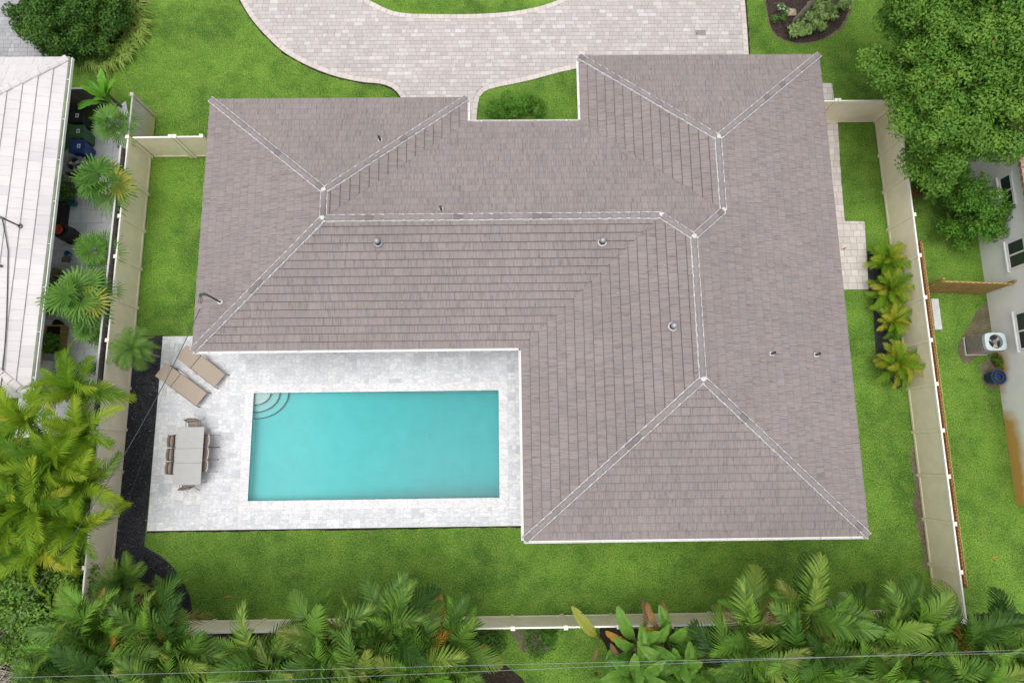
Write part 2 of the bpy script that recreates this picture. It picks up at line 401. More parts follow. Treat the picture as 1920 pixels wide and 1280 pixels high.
M['bin_black'] = plain('black_bin_plastic', (.016, .016, .018), .5, .15)
M['paper'] = plain('white_sticker', (.75, .75, .74), .6, .05)
M['rubber'] = plain('tyre_rubber', (.035, .033, .032), .8, .2, 12, bump=.01)
M['red'] = plain('red_plastic', (.52, .055, .025), .5, .15)
M['teal'] = plain('teal_glazed_pot', (.03, .13, .15), .3, .2)
M['boulder'] = plain('tan_boulder', (.52, .42, .30), .9, .2, 4, bump=.04)
M['cable'] = plain('black_cable', (.05, .05, .055), .6, .1)
M['cable_grey'] = plain('grey_cable', (.30, .30, .32), .5, .1)
M['concrete'] = plain('pale_concrete', (.55, .54, .53), .9, .1, 4, bump=.01)
M['ac_blue'] = plain('pale_blue_cabinet', (.47, .56, .56), .5, .1)
M['ac_tan'] = plain('taupe_louvre', (.29, .255, .22), .6, .12)
M['fan_blade'] = plain('tan_fan_blade', (.42, .36, .27), .6, .2)
M['red_clay'] = plain('clay_roof_tile', (.50, .32, .25), .85, .25, 3, bump=.01)

# ================================================================== THE SETTING
PX0, PX1, PY0, PY1 = -10.63, -0.26, -1.72, 2.76          # pool rectangle
def holed(name, x0, x1, y0, y1, z, mat):
    b = MB()
    for a, c, d, e in ((x0, PX0, y0, y1), (PX1, x1, y0, y1), (PX0, PX1, y0, PY0), (PX0, PX1, PY1, y1)):
        b.face([(a, d, z), (c, d, z), (c, e, z), (a, e, z)])
    o = b.build(name, mat); return tag(o, kind='structure')
holed('lawn', -150, 150, -150, 150, 0.0, M['lawn'])
def sheet(name, poly, z, mat, parent=None):
    b = MB(); b.face([(p[0], p[1], z) for p in ccw(poly)]); o = b.build(name, mat, parent)
    return o if parent else tag(o, kind='structure')
def ragged(pts, n=4, amp=.06):
    q = smooth_line(list(pts) + [pts[0]], n)[:-1]
    return [(x + random.uniform(-amp, amp), y + random.uniform(-amp, amp)) for x, y in q]

# --- pieces laid on a sheet: the largest 300 are parts, the rest one "stuff" part
def lay(parent, name, polys, z0, z1, mat, cap=300, rest=None, bev=.006):
    polys = sorted(polys, key=lambda p: -abs(area(p)))
    big, small = polys[:cap], polys[cap:]
    shared = {}
    def pm(poly):
        b = MB(); n = len(poly); cx = sum(p[0] for p in poly)/n; cy = sum(p[1] for p in poly)/n
        ins = [((p[0]-cx)*(1-bev/.15)+cx, (p[1]-cy)*(1-bev/.15)+cy) for p in poly]
        V = [(*p, z0) for p in poly] + [(*p, z1-bev*.7) for p in poly] + [(*p, z1) for p in ins]
        Fs = [tuple(range(2*n, 3*n))]
        for k in (0, n): Fs += [(k+i, k+(i+1)%n, k+n+(i+1)%n, k+n+i) for i in range(n)]
        b.mesh(V, Fs); return b
    for p in big:
        p = ccw(p); n = len(p); cx = sum(q[0] for q in p)/n; cy = sum(q[1] for q in p)/n
        loc = [(q[0]-cx, q[1]-cy) for q in p]; key = tuple((round(q[0], 2), round(q[1], 2)) for q in loc)
        if key not in shared: shared[key] = pm(loc).data(name, mat)
        o = inst(shared[key], name, parent, (cx, cy, random.uniform(-.003, .003)))
        o.rotation_euler = (random.uniform(-.006, .006), random.uniform(-.006, .006), 0)
    if small:
        b = MB()
        for p in small: 
            q = pm(ccw(p)); dz = random.uniform(-.003, .003); b.mesh([(x, y, z+dz) for x, y, z in q.v], q.f)
        tag(b.build(rest or name, mat, parent), kind='stuff')
def rows(region, rh, ws, gap, offs=0, swap=False):
    """running-bond pavers clipped to region (any polygon)"""
    xs = [p[0] for p in region]; ys = [p[1] for p in region]; out = []; y = min(ys); k = 0
    while y < max(ys):
        x = min(xs) - random.uniform(0, .4)
        while x < max(xs):
            w = random.choice(ws); r = [(x+gap/2, y+gap/2), (x+w-gap/2, y+gap/2), (x+w-gap/2, y+rh-gap/2), (x+gap/2, y+rh-gap/2)]
            x += w
            ins = [inside(p, region) for p in r]
            if all(ins): out.append(r)
            elif any(ins) or inside(((r[0][0]+r[2][0])/2, (r[0][1]+r[2][1])/2), region):
                c = clip(region, r)
                if len(c) > 2 and abs(area(c)) > .004: out.append(c)
        y += rh; k += 1
    return out

# --- driveway
left_edge = [(425,-60),(436,-28),(450,0),(464,25),(480,47),(503,72),(530,97),(563,117),(600,134),(640,147),(680,155),(712,158),(734,165),(748,178),(755,192)]
island = [(1150,-60),(1100,-25),(1050,0),(1020,11),(985,19),(940,25),(880,28),(800,28),(758,26),(730,20),(705,8),(685,-3),(655,-25),(620,-60)]
walk_r = [(893,240),(894,215),(896,200),(900,182),(912,171),(935,164),(960,159),(1000,150),(1040,139),(1075,131),(1095,127)]
right_edge = [(1406,175),(1404,110),(1400,50),(1396,0),(1392,-60)]
LE = smooth_line(pxpoly(left_edge)); IS = smooth_line(pxpoly(island)); WR = smooth_line(pxpoly(walk_r)); RE = pxpoly(right_edge)
outer = LE + [tuple(at(757,260)[:2]), tuple(at(893,260)[:2])] + WR + [tuple(at(1095,200)[:2]), tuple(at(1400,200)[:2])] + RE + IS
drive = sheet('driveway', outer, .038, M['joint'])
def offset_line(L, d):
    out = []
    for i, p in enumerate(L):
        a = Vector(L[max(i-1, 0)]); b = Vector(L[min(i+1, len(L)-1)]); t = (b-a).normalized(); out.append((p[0]-t.y*d, p[1]+t.x*d))
    return out
def resample(L, step):
    P = [Vector(p) for p in L]; acc = [0]
    for a, b in zip(P, P[1:]): acc.append(acc[-1] + (b-a).length)
    n = max(1, round(acc[-1]/step)); out = []; j = 0
    for k in range(n+1):
        s = acc[-1]*k/n
        while j < len(P)-2 and acc[j+1] < s: j += 1
        t = (s-acc[j])/max(1e-9, acc[j+1]-acc[j]); out.append(tuple(P[j].lerp(P[j+1], t)))
    return out
EW = .24; edge_polys = []
for L in (LE, WR, RE, IS):
    c = resample(L, .30); o2 = offset_line(c, EW)
    for i in range(len(c)-1):
        q = [c[i], c[i+1], o2[i+1], o2[i]]; cx = sum(p[0] for p in q)/4; cy = sum(p[1] for p in q)/4
        if cy < 22.6: edge_polys.append(ccw([(cx+(p[0]-cx)*.96, cy+(p[1]-cy)*.96) for p in q]))
inner = offset_line(LE, EW) + [tuple(at(762,260)[:2]), tuple(at(888,260)[:2])] + offset_line(WR, EW) + [tuple(at(1095,200)[:2]), tuple(at(1395,200)[:2])] + offset_line(RE, EW) + offset_line(IS, EW)
DP = [p for p in rows(inner, .196, (.2, .3, .3, .36, .42), .012) if sum(q[1] for q in p)/len(p) < 22.6]
lay(drive, 'paver', DP, .0, .045, M['drive'], 300, 'paver_field')
lay(drive, 'edging_paver', edge_polys, .0, .052, M['drive_edge'], 300)

# --- neighbour's grey drive, top left
gp = pxpoly([(-90,-70),(36,-70),(40,0),(47,35),(66,76),(108,112),(80,135),(-90,135)])
gd = sheet('neighbour_driveway', gp, .032, M['joint']); lay(gd, 'paver', rows(gp, .2, (.2, .3, .4), .014), 0, .04, M['grey_paver'], 300, 'paver_field')
# --- side path, right of the house
pp = pxpoly([(1500,157),(1559,157),(1563,187),(1570,230),(1574,300),(1580,380),(1583,415),(1620,416),(1628,543),(1530,543)])
sp = sheet('side_path', pp, .036, M['joint']); lay(sp, 'paver', rows(pp, .30, (.3, .3, .42), .014), 0, .045, M['path'], 300, 'paver_field')

# --- pool deck in mixed marble sizes
DX0, DX1, DY0, DY1 = -14.35, 1.25, -2.82, 5.2
west = lambda y: -14.66 + (-14.13 + 14.66) * 0 
deck = holed('pool_deck', at(292,800)[0], DX1, DY0, DY1, .029, M['joint_pale'])
DXW = at(292,800)[0]
def french(x0, x1, y0, y1, g, avoid):
    nx = int(round((x1-x0)/g)); ny = int(round((y1-y0)/g)); used = np.zeros((nx, ny), bool); out = []
    for i in range(nx):
        for j in range(ny):
            cx = x0+(i+.5)*g; cy = y0+(j+.5)*g
            if avoid[0] < cx < avoid[1] and avoid[2] < cy < avoid[3]: used[i, j] = True
    sizes = [(2,2),(2,1),(2,1),(3,2),(2,1),(1,1),(1,1),(3,1),(2,1),(1,2)]
    for j in range(ny):
        for i in range(nx):
            if used[i, j]: continue
            random.shuffle(sizes)
            for a, b in sizes + [(1,1)]:
                if i+a <= nx and j+b <= ny and not used[i:i+a, j:j+b].any():
                    used[i:i+a, j:j+b] = True; out.append((i, j, a, b)); break
    t = .006
    return [[(x0+i*g+t, y0+j*g+t), (x0+(i+a)*g-t, y0+j*g+t), (x0+(i+a)*g-t, y0+(j+b)*g-t), (x0+i*g+t, y0+(j+b)*g-t)] for i, j, a, b in out]
CW = .34; g = .172
def fit(x0, x1, y0, y1):
    nx = max(1, round((x1-x0)/g)); ny = max(1, round((y1-y0)/g)); T = french(0, nx*g, 0, ny*g, g, (0, 0, 0, 0))
    return [[(x0+p[0]*(x1-x0)/(nx*g), y0+p[1]*(y1-y0)/(ny*g)) for p in t] for t in T]
TP = fit(DXW, PX0-CW, DY0, DY1) + fit(PX1+CW, DX1, DY0, DY1) + fit(PX0-CW, PX1+CW, DY0, PY0-CW) + fit(PX0-CW, PX1+CW, PY1+CW, DY1)
lay(deck, 'marble_tile', TP, 0, .035, M['marble'], 300, 'marble_tile_field', .004)
cop = []
def cop_run(a0, a1, b0, b1, horiz):
    n = round((a1-a0)/.46)
    for i in range(n):
        s0 = a0+(a1-a0)*i/n+.003; s1 = a0+(a1-a0)*(i+1)/n-.003
        cop.append([(s0,b0),(s1,b0),(s1,b1),(s0,b1)] if horiz else [(b0,s0),(b1,s0),(b1,s1),(b0,s1)])
OV = .03
cop_run(PX0-CW, PX1+CW, PY1-OV, PY1+CW, True); cop_run(PX0-CW, PX1+CW, PY0-CW, PY0+OV, True)
cop_run(PY0+OV, PY1-OV, PX0-CW, PX0+OV, False); cop_run(PY0+OV, PY1-OV, PX1-OV, PX1+CW, False)
lay(deck, 'coping_tile', cop, 0, .041, M['coping'])

# --- planting beds
bedL = pxpoly([(250,629),(310,629),(301,720),(290,830),(279,940),(273,996),(271,1024),(282,1031),(302,1041),(325,1063),(345,1092),(357,1120),(361,1148),(355,1172),(196,1172),(214,1047),(229,880),(240,760),(246,690)])
sheet('lava_rock_bed', bedL, .012, M['mulch'])
bedR = pxpoly([(1626,470),(1640,474),(1655,500),(1668,540),(1680,590),(1690,640),(1702,722),(1682,728),(1660,700),(1642,660),(1638,600),(1637,550),(1628,545)])
sheet('side_planting_bed', bedR, .008, M['mulch'])
bedS = pxpoly([(1050,972),(1271,972),(1271,1015),(1052,1016)]); sheet('rear_wall_bed', bedS, .008, M['mulch'])
bedI = ragged(pxpoly([(1430,-60),(1434,-10),(1437,10),(1442,40),(1452,62),(1470,75),(1492,80),(1520,79),(1550,69),(1572,54),(1585,34),(1591,10),(1592,-60)]), 3, .02)
sheet('island_bed', bedI, .010, M['bark'])
ring = ragged(pxpoly([(1429,-60),(1432,-10),(1435,12),(1440,41),(1450,65),(1469,77),(1492,82.5),(1521,81.5),(1552,72),(1576,57),(1590,36),(1596,10),(1596,-60)]), 4, .045)
sheet('island_bed_edge', ring, .006, M['dirt'])
sheet('rear_soil', ragged(pxpoly([(-80,1188),(200,1180),(450,1182),(700,1180),(880,1178),(905,1200),(935,1240),(930,1340),(-80,1340)]), 3, .12), .005, M['soil'])
sheet('rear_soil_patch', ragged(pxpoly([(955,1180),(1030,1180),(1040,1196),(1026,1222),(990,1226),(970,1210)]), 3, .08), .004, M['dirt'])
sheet('rear_soil_right', ragged(pxpoly([(1120,1180),(1330,1178),(1600,1172),(1990,1160),(1990,1340),(1125,1340),(1150,1250),(1135,1210)]), 3, .12), .005, M['soil'])
for i, pts in enumerate([[(1708,830),(1720,850),(1730,930),(1734,985),(1728,1000),(1716,970),(1712,920)], [(1795,640),(1850,566),(1856,630),(1840,662),(1810,680)],
                         [(1838,680),(1862,672),(1880,715),(1855,728),(1838,710)], [(1716,960),(1732,975),(1738,1055),(1730,1060),(1722,1000)]]):
    sheet('bare_soil', ragged(pxpoly(pts), 3, .10), .004 + .001*i, M['dirt'])
# loose stones on the beds
def chips(name, poly, n, z, mat, s0=.02, s1=.05):
    xs = [p[0] for p in poly]; ys = [p[1] for p in poly]; V = []; Q = []
    while len(Q) < n*4:
        x = random.uniform(min(xs), max(xs)); y = random.uniform(min(ys), max(ys))
        if not inside((x, y), poly): continue
        s = random.uniform(s0, s1); k = len(V); a = random.uniform(0, 6.28)
        V += [(x+s*math.cos(a+j*2.09), y+s*.7*math.sin(a+j*2.09), z) for j in range(3)] + [(x, y, z+s*.9)]
        Q += [(k, k+1, k+3), (k+1, k+2, k+3), (k+2, k, k+3), (k, k+2, k+1)]
    o = bpy.data.objects.new(name, np_mesh(name, np.array(V), np.array(Q), mat)); COL.objects.link(o); return o
M['lava'] = leaf_mat('lava_chip', [(0.020, 0.020, 0.027), (0.051, 0.051, 0.061), (0.093, 0.093, 0.105), (0.034, 0.034, 0.041)], 0, .9)
M['pale_chip'] = leaf_mat('pale_chip', [(.4, .4, .42), (.55, .55, .56)], 0, .9)
M['bark_chip'] = leaf_mat('bark_chip', [(.05, .035, .03), (.10, .075, .065), (.16, .13, .11), (.035, .027, .025)], 0, .9)
tag(chips('lava_rock', bedL, 5200, .012, M['lava']), 'loose black lava rock filling the bed beside the pool deck', 'gravel', kind='stuff')
tag(chips('pale_pebbles', bedL, 210, .018, M['pale_chip'], .015, .035), 'pale pebbles scattered over the black rock bed', 'pebbles', kind='stuff')
tag(chips('side_bed_rock', bedR, 1200, .008, M['lava']), 'loose black rock under the golden palms by the right fence', 'gravel', kind='stuff')
tag(chips('bark_chips', bedI, 2600, .010, M['bark_chip'], .02, .06), 'brown bark chips covering the island bed at the top', 'mulch', kind='stuff')

# --- swimming pool
pool = empty('swimming_pool', ((PX0+PX1)/2, (PY0+PY1)/2, 0)); tag(pool, 'rectangular turquoise swimming pool sunk into the white marble deck', 'swimming pool')
n = NT('pool_plaster'); pv = n.noise(n.pos(), 1.6, 6, .65); pf = n.noise(n.pos(), 26, 3)
pc = n.mix(n.ramp(pv, (.3, 0.), (.7, 1.)), (.46, .49, .48), (.52, .55, .535)); pc = n.mix(n.ramp(pf, (.35, .12), (.6, 0.)), pc, (.45, .48, .48))
M['plaster'] = n.done(pc, .8)
M['waterline'] = plain('waterline_tile', (.15, .22, .23), .3, .2, 8)
M['step_trim'] = plain('blue_step_trim_tile', (.012, .05, .12), .3, .2, 8)
b = MB(); d0, d1 = -.50, -1.66; xa, xb = PX0+1.9, PX1-2.2
prof = [(PX0+(PX1-PX0)*i/24, d0+(d1-d0)*(lambda q: q*q*(3-2*q))(min(1, max(0, ((PX1-PX0)*i/24-1.2)/(PX1-PX0-2.4))))) for i in range(25)]
for (x0, z0), (x1, z1) in zip(prof, prof[1:]):
    b.face([(x0,PY0,z0),(x1,PY0,z1),(x1,PY1,z1),(x0,PY1,z0)])
    b.face([(x0,PY1,z0),(x1,PY1,z1),(x1,PY1,0),(x0,PY1,0)]); b.face([(x1,PY0,z1),(x0,PY0,z0),(x0,PY0,0),(x1,PY0,0)])
b.face([(PX0,PY0,d0),(PX0,PY1,d0),(PX0,PY1,0),(PX0,PY0,0)]); b.face([(PX1,PY1,d1),(PX1,PY0,d1),(PX1,PY0,0),(PX1,PY1,0)])
child(b.build('basin', M['plaster'], recalc=False), pool); zf_ = lambda x: d0+(d1-d0)*(lambda q: q*q*(3-2*q))(min(1, max(0, (x-PX0-1.2)/(PX1-PX0-2.4))))
b = MB()
for (x0,x1,y0,y1) in ((PX0,PX1,PY1-.012,PY1-.002),(PX0,PX1,PY0+.002,PY0+.012),(PX0+.002,PX0+.012,PY0+.012,PY1-.012),(PX1-.012,PX1-.002,PY0+.012,PY1-.012)): b.box(x0,x1,y0,y1,-.16,-.002)
child(b.build('waterline_tile', M['waterline']), pool)
SC = (PX0+.014, PY1-.014)
for k, (rx, ry, zt) in enumerate(((.68, .52, -.16), (1.02, .82, -.27), (1.36, 1.08, -.38))):
    arc = [(SC[0]+rx*math.cos(t), SC[1]-ry*math.sin(t)) for t in [i*math.pi/2/16 for i in range(17)]]
    b = MB(); b.prism(ccw([SC] + arc), d0-.02, zt, False); st = child(b.build('step', M['plaster']), pool)
    arc2 = [(SC[0]+(rx-.035)*math.cos(t), SC[1]-(ry-.035)*math.sin(t)) for t in [i*math.pi/2/16 for i in range(17)]]
    b = MB(); b.prism(ccw(arc + arc2[::-1]), zt-.04, zt+.012, False); o = b.build('trim_tile', M['step_trim']); o.parent = st; o.matrix_parent_inverse = wmat(st).inverted()
    o.matrix_parent_inverse = wmat(st).inverted()
dr = at(806, 818, -1.35); b = MB(); b.lathe([(.0, .03), (.055, .03), (.06, .012), (.085, .012), (.09, .03), (.115, .03), (.12, 0)], (dr.x, dr.y, zf_(dr.x)+.012), 20)
child(b.build('main_drain', M['plaster']), pool)
# the water: a closed body with a clear surface and tinted depth
n = NT('pool_water'); tr = n.n('ShaderNodeBsdfTransparent'); gl = n.n('ShaderNodeBsdfGlossy'); gl.inputs['Roughness'].default_value = .03
fr = n.n('ShaderNodeFresnel'); fr.inputs['IOR'].default_value = 1.33; wb = n.bump(n.noise(n.pos(), 1.1, 1), .01, .12); n.l(wb, fr.inputs['Normal']); n.l(wb, gl.inputs['Normal'])
mx = n.n('ShaderNodeMixShader'); n.l(fr.outputs[0], mx.inputs[0]); n.l(tr.outputs[0], mx.inputs[1]); n.l(gl.outputs[0], mx.inputs[2]); n.l(mx.outputs[0], n.out.inputs['Surface'])
va = n.n('ShaderNodeVolumeAbsorption'); va.inputs['Color'].default_value = (.0, .936, .945, 1); va.inputs['Density'].default_value = 2.0; n.l(va.outputs[0], n.out.inputs['Volume'])
b = MB(); e = .016; b.box(PX0+e, PX1-e, PY0+e, PY1-e, -1.9, -.09)
tag(b.build('pool_water', n.m), kind='structure')

# ================================================================== THE HOUSE
ZE, SL, ASP = 3.144, .305, 1.124
x1, x2, x3, x4, x5 = -11.794, -1.415, 3.151, 13.108, .605
y1, y2, y3, y4, y5 = 14.335, 13.197, 16.157, -3.026, 4.02
d1_ = (x2-x1)/2; y2 = y5 + 2*d1_/ASP; dm = d1_; d3 = (x4-x3)/2; d4 = (x4-x5)/2
zz = lambda d: ZE + SL*d
RP = {'A':(x1,y1,ZE),'B':(x2,y1,ZE),'C':(x2,y2,ZE),'D':(x3,y2,ZE),'E':(x3,y3,ZE),'F':(x4,y3,ZE),'G':(x4,y4,ZE),'H':(x5,y4,ZE),'I':(x5,y5,ZE),'J':(x1,y5,ZE),
      'P1':(x1+d1_,y1-d1_/ASP,zz(d1_)),'Q':(x1+d1_,y5+d1_/ASP,zz(d1_)),'P6':(x5+dm,(y2+y5)/2,zz(dm)),'P5':((x4+x5)/2,y2-d4/ASP,zz(d4)),
      'P7':((x3+x4)/2,y2-d3/ASP,zz(d3)),'P3':((x3+x4)/2,y3-d3/ASP,zz(d3)),'P4':((x4+x5)/2,y4+d4/ASP,zz(d4))}
RP = {k: Vector(v) for k, v in RP.items()}
house = empty('house', (2, 7, 0)); tag(house, 'sprawling house with a grey-brown tiled hip roof and white gutters beside the pool', 'house')
b = MB(); faces = ['A B P1','B C Q P1','C D P7 P5 P6 Q','D E P3 P7','E F P3','F G P4 P5 P7 P3','G H P4','H I P6 P5 P4','I J Q P6','J A P1 Q']
for f in faces: b.face([RP[k]-Vector((0,0,.015)) for k in f.split()])
roof = child(b.build('roof', M['deck'], recalc=False), house)
ew = .334; wx = .33; wy = .295                     # exposures and widths
RG = .006
def plane_tiles(o, U, V, rise, polys, ev, wd, pieces, tf=.055, tb=.012, seed=0):
    """o eave origin, U along the eave, V up the slope (plan unit vectors); polys = convex plan regions"""
    rr = random.Random(seed); U = Vector(U); V = Vector(V); o = Vector((o[0], o[1]))
    for poly in polys:
        L = ccw([((Vector(p[:2])-o).dot(U), (Vector(p[:2])-o).dot(V)) for p in poly]); u_ = [p[0] for p in L]; v_ = [p[1] for p in L]
        k = int(math.floor(min(v_)/ev + .02))
        while k*ev < max(v_) - .01:
            v0, v1 = k*ev, (k+1)*ev; u = min(u_) - rr.uniform(0, wd)
            while u < max(u_):
                gp_ = .0025; w = wd; rect = [(u+gp_, v0), (u+w-gp_, v0), (u+w-gp_, v1-RG), (u+gp_, v1-RG)]; u += w
                c = clip(rect, L)
                if len(c) < 3 or area(c) < .0006: continue
                pieces.append((o, U, V, rise, c, v0, ev, wd, area(c) > .985*(w-2*gp_)*(ev-RG), tf, tb))
            k += 1
def tile_geom(b, pc, local=False):
    o, U, V, rise, c, v0, ev, wd, full, tf, tb = pc; n = len(c); top = []; bot = []; uv = []
    u0 = c[0][0] if local else 0; vv = v0 if local else 0; jz = 0 if local else random.uniform(-.003, .004)
    for u, v in c:
        z = (0 if local else ZE0) + rise*(v-vv); t = tf + (tb-tf)*(v-v0)/ev
        P = U*(u-u0) + V*(v-vv) + (Vector((0, 0)) if local else o)
        top.append((P.x, P.y, z+t+jz)); bot.append((P.x, P.y, z+.002)); uv.append((u, v/ev))
    b.face(top, uv)
    for i in range(n):
        j = (i+1) % n
        b.face([bot[i], bot[j], top[j], top[i]], [uv[i], uv[j], uv[j], uv[i]])
ZE0 = ZE
def place_tiles(parent, pieces, mat, cap, name='roof_tile', rest='roof_tile_field'):
    def score(pc):
        if not pc[8]: return -1
        o, U, V, rise, c, v0, ev, wd, full, tf, tb = pc; P = o + U*c[0][0] + V*v0; z = ZE0 + rise*v0
        t = U.x*V.y - U.y*V.x
        nrm = Vector((-V.x*rise, -V.y*rise, 1)).normalized(); d = CPOS - Vector((P.x, P.y, z)); return nrm.dot(d.normalized()) / d.length**2
    order = sorted(range(len(pieces)), key=lambda i: -score(pieces[i])); top = set(i for i in order[:cap] if pieces[i][8]); shared = {}; b = MB()
    for i, pc in enumerate(pieces):
        if i in top:
            o, U, V, rise, c, v0, ev, wd, full, tf, tb = pc; key = (tuple(U), tuple(V), rise, round(ev, 4))
            if key not in shared: m = MB(); tile_geom(m, pc, True); shared[key] = m.data(name, mat)
            P = o + U*c[0][0] + V*v0
            ob = inst(shared[key], name, None, (P.x, P.y, ZE0 + rise*v0 + random.uniform(-.003, .004))); child(ob, parent)
        else: tile_geom(b, pc)
    if b.f: tag(child(b.build(rest, mat), parent), kind='stuff')
P2 = lambda ks: [RP[k] for k in ks.split()]
X, Y = Vector((1,0)), Vector((0,1)); pcs = []; eY = dm/ASP/16; eX = d3/15
mid = lambda a, bb, t: RP[a].lerp(RP[bb], t)
plane_tiles((x1,y1), X, -Y, SL*ASP, [P2('A B P1')], eY, wx, pcs, seed=1)
plane_tiles((x2,y1), -Y, -X, SL, [P2('B C Q P1')], eX, wy, pcs, seed=2)
yr = RP['P6'].y; tq = (y2-yr)/(y2-RP['P7'].y); D7 = RP['D'] + (RP['P7']-RP['D'])*1.0
sx = RP['P7'].x + (RP['P7'].y-yr)*0
pE = Vector((RP['P5'].x + (yr-RP['P5'].y)*ASP, yr, 0))     # where the ridge line meets the P5-P7 hip
plane_tiles((x2,y2), X, -Y, SL*ASP, [[RP['C'], RP['D'], RP['P7'], pE, RP['P6'], RP['Q']], [RP['P6'], pE, RP['P5']]], eY, wx, pcs, seed=3)
plane_tiles((x3,y2), Y, X, SL, [P2('D E P3 P7')], eX, wy, pcs, seed=4)
plane_tiles((x3,y3), X, -Y, SL*ASP, [P2('E F P3')], eY, wx, pcs, seed=5)
pS = Vector((RP['P7'].x, RP['P4'].y - (RP['P7'].x-RP['P4'].x)/ASP, 0))
plane_tiles((x4,y4), Y, -X, SL, [[RP['F'], RP['G'], pS, RP['P7'], RP['P3']], [RP['P7'], pS, RP['P4'], RP['P5']]], eX, wy, pcs, seed=6)
plane_tiles((x5,y4), X, Y, SL*ASP, [P2('G H P4')], eY, wx, pcs, seed=7)
plane_tiles((x5,y4), Y, X, SL, [P2('H I P6 P5 P4')], eX, wy, pcs, seed=8)
plane_tiles((x1,y5), X, Y, SL*ASP, [P2('I J Q P6')], eY, wx, pcs, seed=9)
plane_tiles((x1,y5), Y, X, SL, [P2('J A P1 Q')], eX, wy, pcs, seed=10)
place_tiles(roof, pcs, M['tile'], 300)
# ridge and hip caps bedded in white mortar
def cap_mesh(mat, L=.385, w=.112):
    b = MB(); pr = [(-w, -.045), (-w*.5, -.002), (0, .014), (w*.5, -.002), (w, -.045)]
    V = []
    for xx, s, dz in ((-L/2, 1.02, .034), (L/2, .97, -.004)):
        V += [(xx, a*s, z+dz) for a, z in pr] + [(xx, a*s, -.09) for a in (w, -w)]
    n = 7; Fs = [(i, i+1, n+i+1, n+i) for i in range(6)] + [(6, 0, n, n+6), tuple(reversed(range(n))), tuple(range(n, 2*n))]
    b.mesh(V, Fs)
    for fi, f in enumerate(b.f): b.uv[fi] = [(b.v[i][1], b.v[i][0]) for i in f]
    return b.data('ridge_cap', mat)
CAP = cap_mesh(M['cap'])
def cap_line(p, q, parent, mesh, step=.365, lift=.085, mort=True, mw=.115):
    p = Vector(p); q = Vector(q); d = q-p; L = d.length; d.normalize(); side = Vector((0,0,1)).cross(d).normalized(); up = d.cross(side)
    n = max(1, round(L/step)); Rm = Matrix((d, side, up)).transposed().to_4x4()
    for i in range(n):
        c = p + d*(.10+(L-.14)*(i+.5)/n) + up*(lift+random.uniform(-.004, .004))
        o = inst(mesh, 'ridge_cap', None); child(o, parent)
        o.matrix_basis = Matrix.Translation(c) @ Rm @ Matrix.Rotation(random.uniform(-.02, .02), 4, 'Z')
    if mort:
        for s in (-1, 1):
            b = MB(); k = max(2, int(L/.09)); prev = None
            for i in range(k+1):
                c = p + d*(L*i/k); j = mw + .026 + random.uniform(-.012, .014); j2 = lift + random.uniform(-.012, .012)
                ring = [c + side*s*(mw-.03) + up*(lift-.03), c + side*s*(mw+.016) + up*(j2-.035), c + side*s*j + up*(lift-.105)]
                if prev:
                    for a in range(2): b.face([prev[a], ring[a], ring[a+1], prev[a+1]])
                prev = ring
            child(b.build('mortar_line', M['mortar'], recalc=False), parent)
for s in ('A P1','B P1','P1 Q','J Q','Q P6','P6 P5','P7 P5','P5 P4','P3 P7','E P3','F P3','H P4','G P4'):
    a, c = s.split(); cap_line(RP[a], RP[c], roof, CAP)
for k in ('P1','Q','P6','P5','P7','P3','P4'):
    b = MB(); bmm = bmesh.new(); bmesh.ops.create_icosphere(bmm, subdivisions=2, radius=.095)
    for v in bmm.verts: v.co = Vector((v.co.x*random.uniform(.6, 1.25), v.co.y*random.uniform(.6, 1.25), v.co.z*.22)) + RP[k] + Vector((0,0,.115))
    b.mesh([v.co for v in bmm.verts], [[v.index for v in f.verts] for f in bmm.faces]); bmm.free(); child(b.build('mortar_joint', M['mortar']), roof)
# fascia and gutters
seg = [('A','B',(0,1,0),0),('B','C',(1,0,0),1),('C','D',(0,1,0),1),('D','E',(-1,0,0),1),('E','F',(0,1,0),0),('F','G',(1,0,0),0),('G','H',(0,-1,0),1),('H','I',(-1,0,0),1),('I','J',(0,-1,0),1),('J','A',(-1,0,0),0)]
GP = [(.0,.005),(.0,-.10),(.085,-.10),(.095,.008),(.083,.008),(.076,-.088),(.012,-.088),(.012,.005)]
for a, c, out, gut in seg:
    b = MB(); b.sweep([(-.03,.0),(-.03,-.19),(-.004,-.19),(-.004,.0)] if gut else [(-.02,.012),(-.02,-.19),(.022,-.19),(.022,.012)], RP[a], RP[c], out); child(b.build('fascia', M['gutter']), house)
    if gut:
        b = MB(); q = RP[a].copy(); r = RP[c].copy(); b.sweep(GP, q, r, out); g_ = child(b.build('gutter', M['gutter']), house)
        d = (r-q).normalized(); L = (r-q).length; nb = max(1, int(L/1.05))
        for i in range(nb):
            c_ = q + d*(L*(i+.5)/nb) + Vector(out)*.046
            bb = MB(); bb.obox(c_+Vector((0,0,.014)), d, out, (0,0,1), .018, .049, .004); child(bb.build('hanger', M['gutter']), g_)
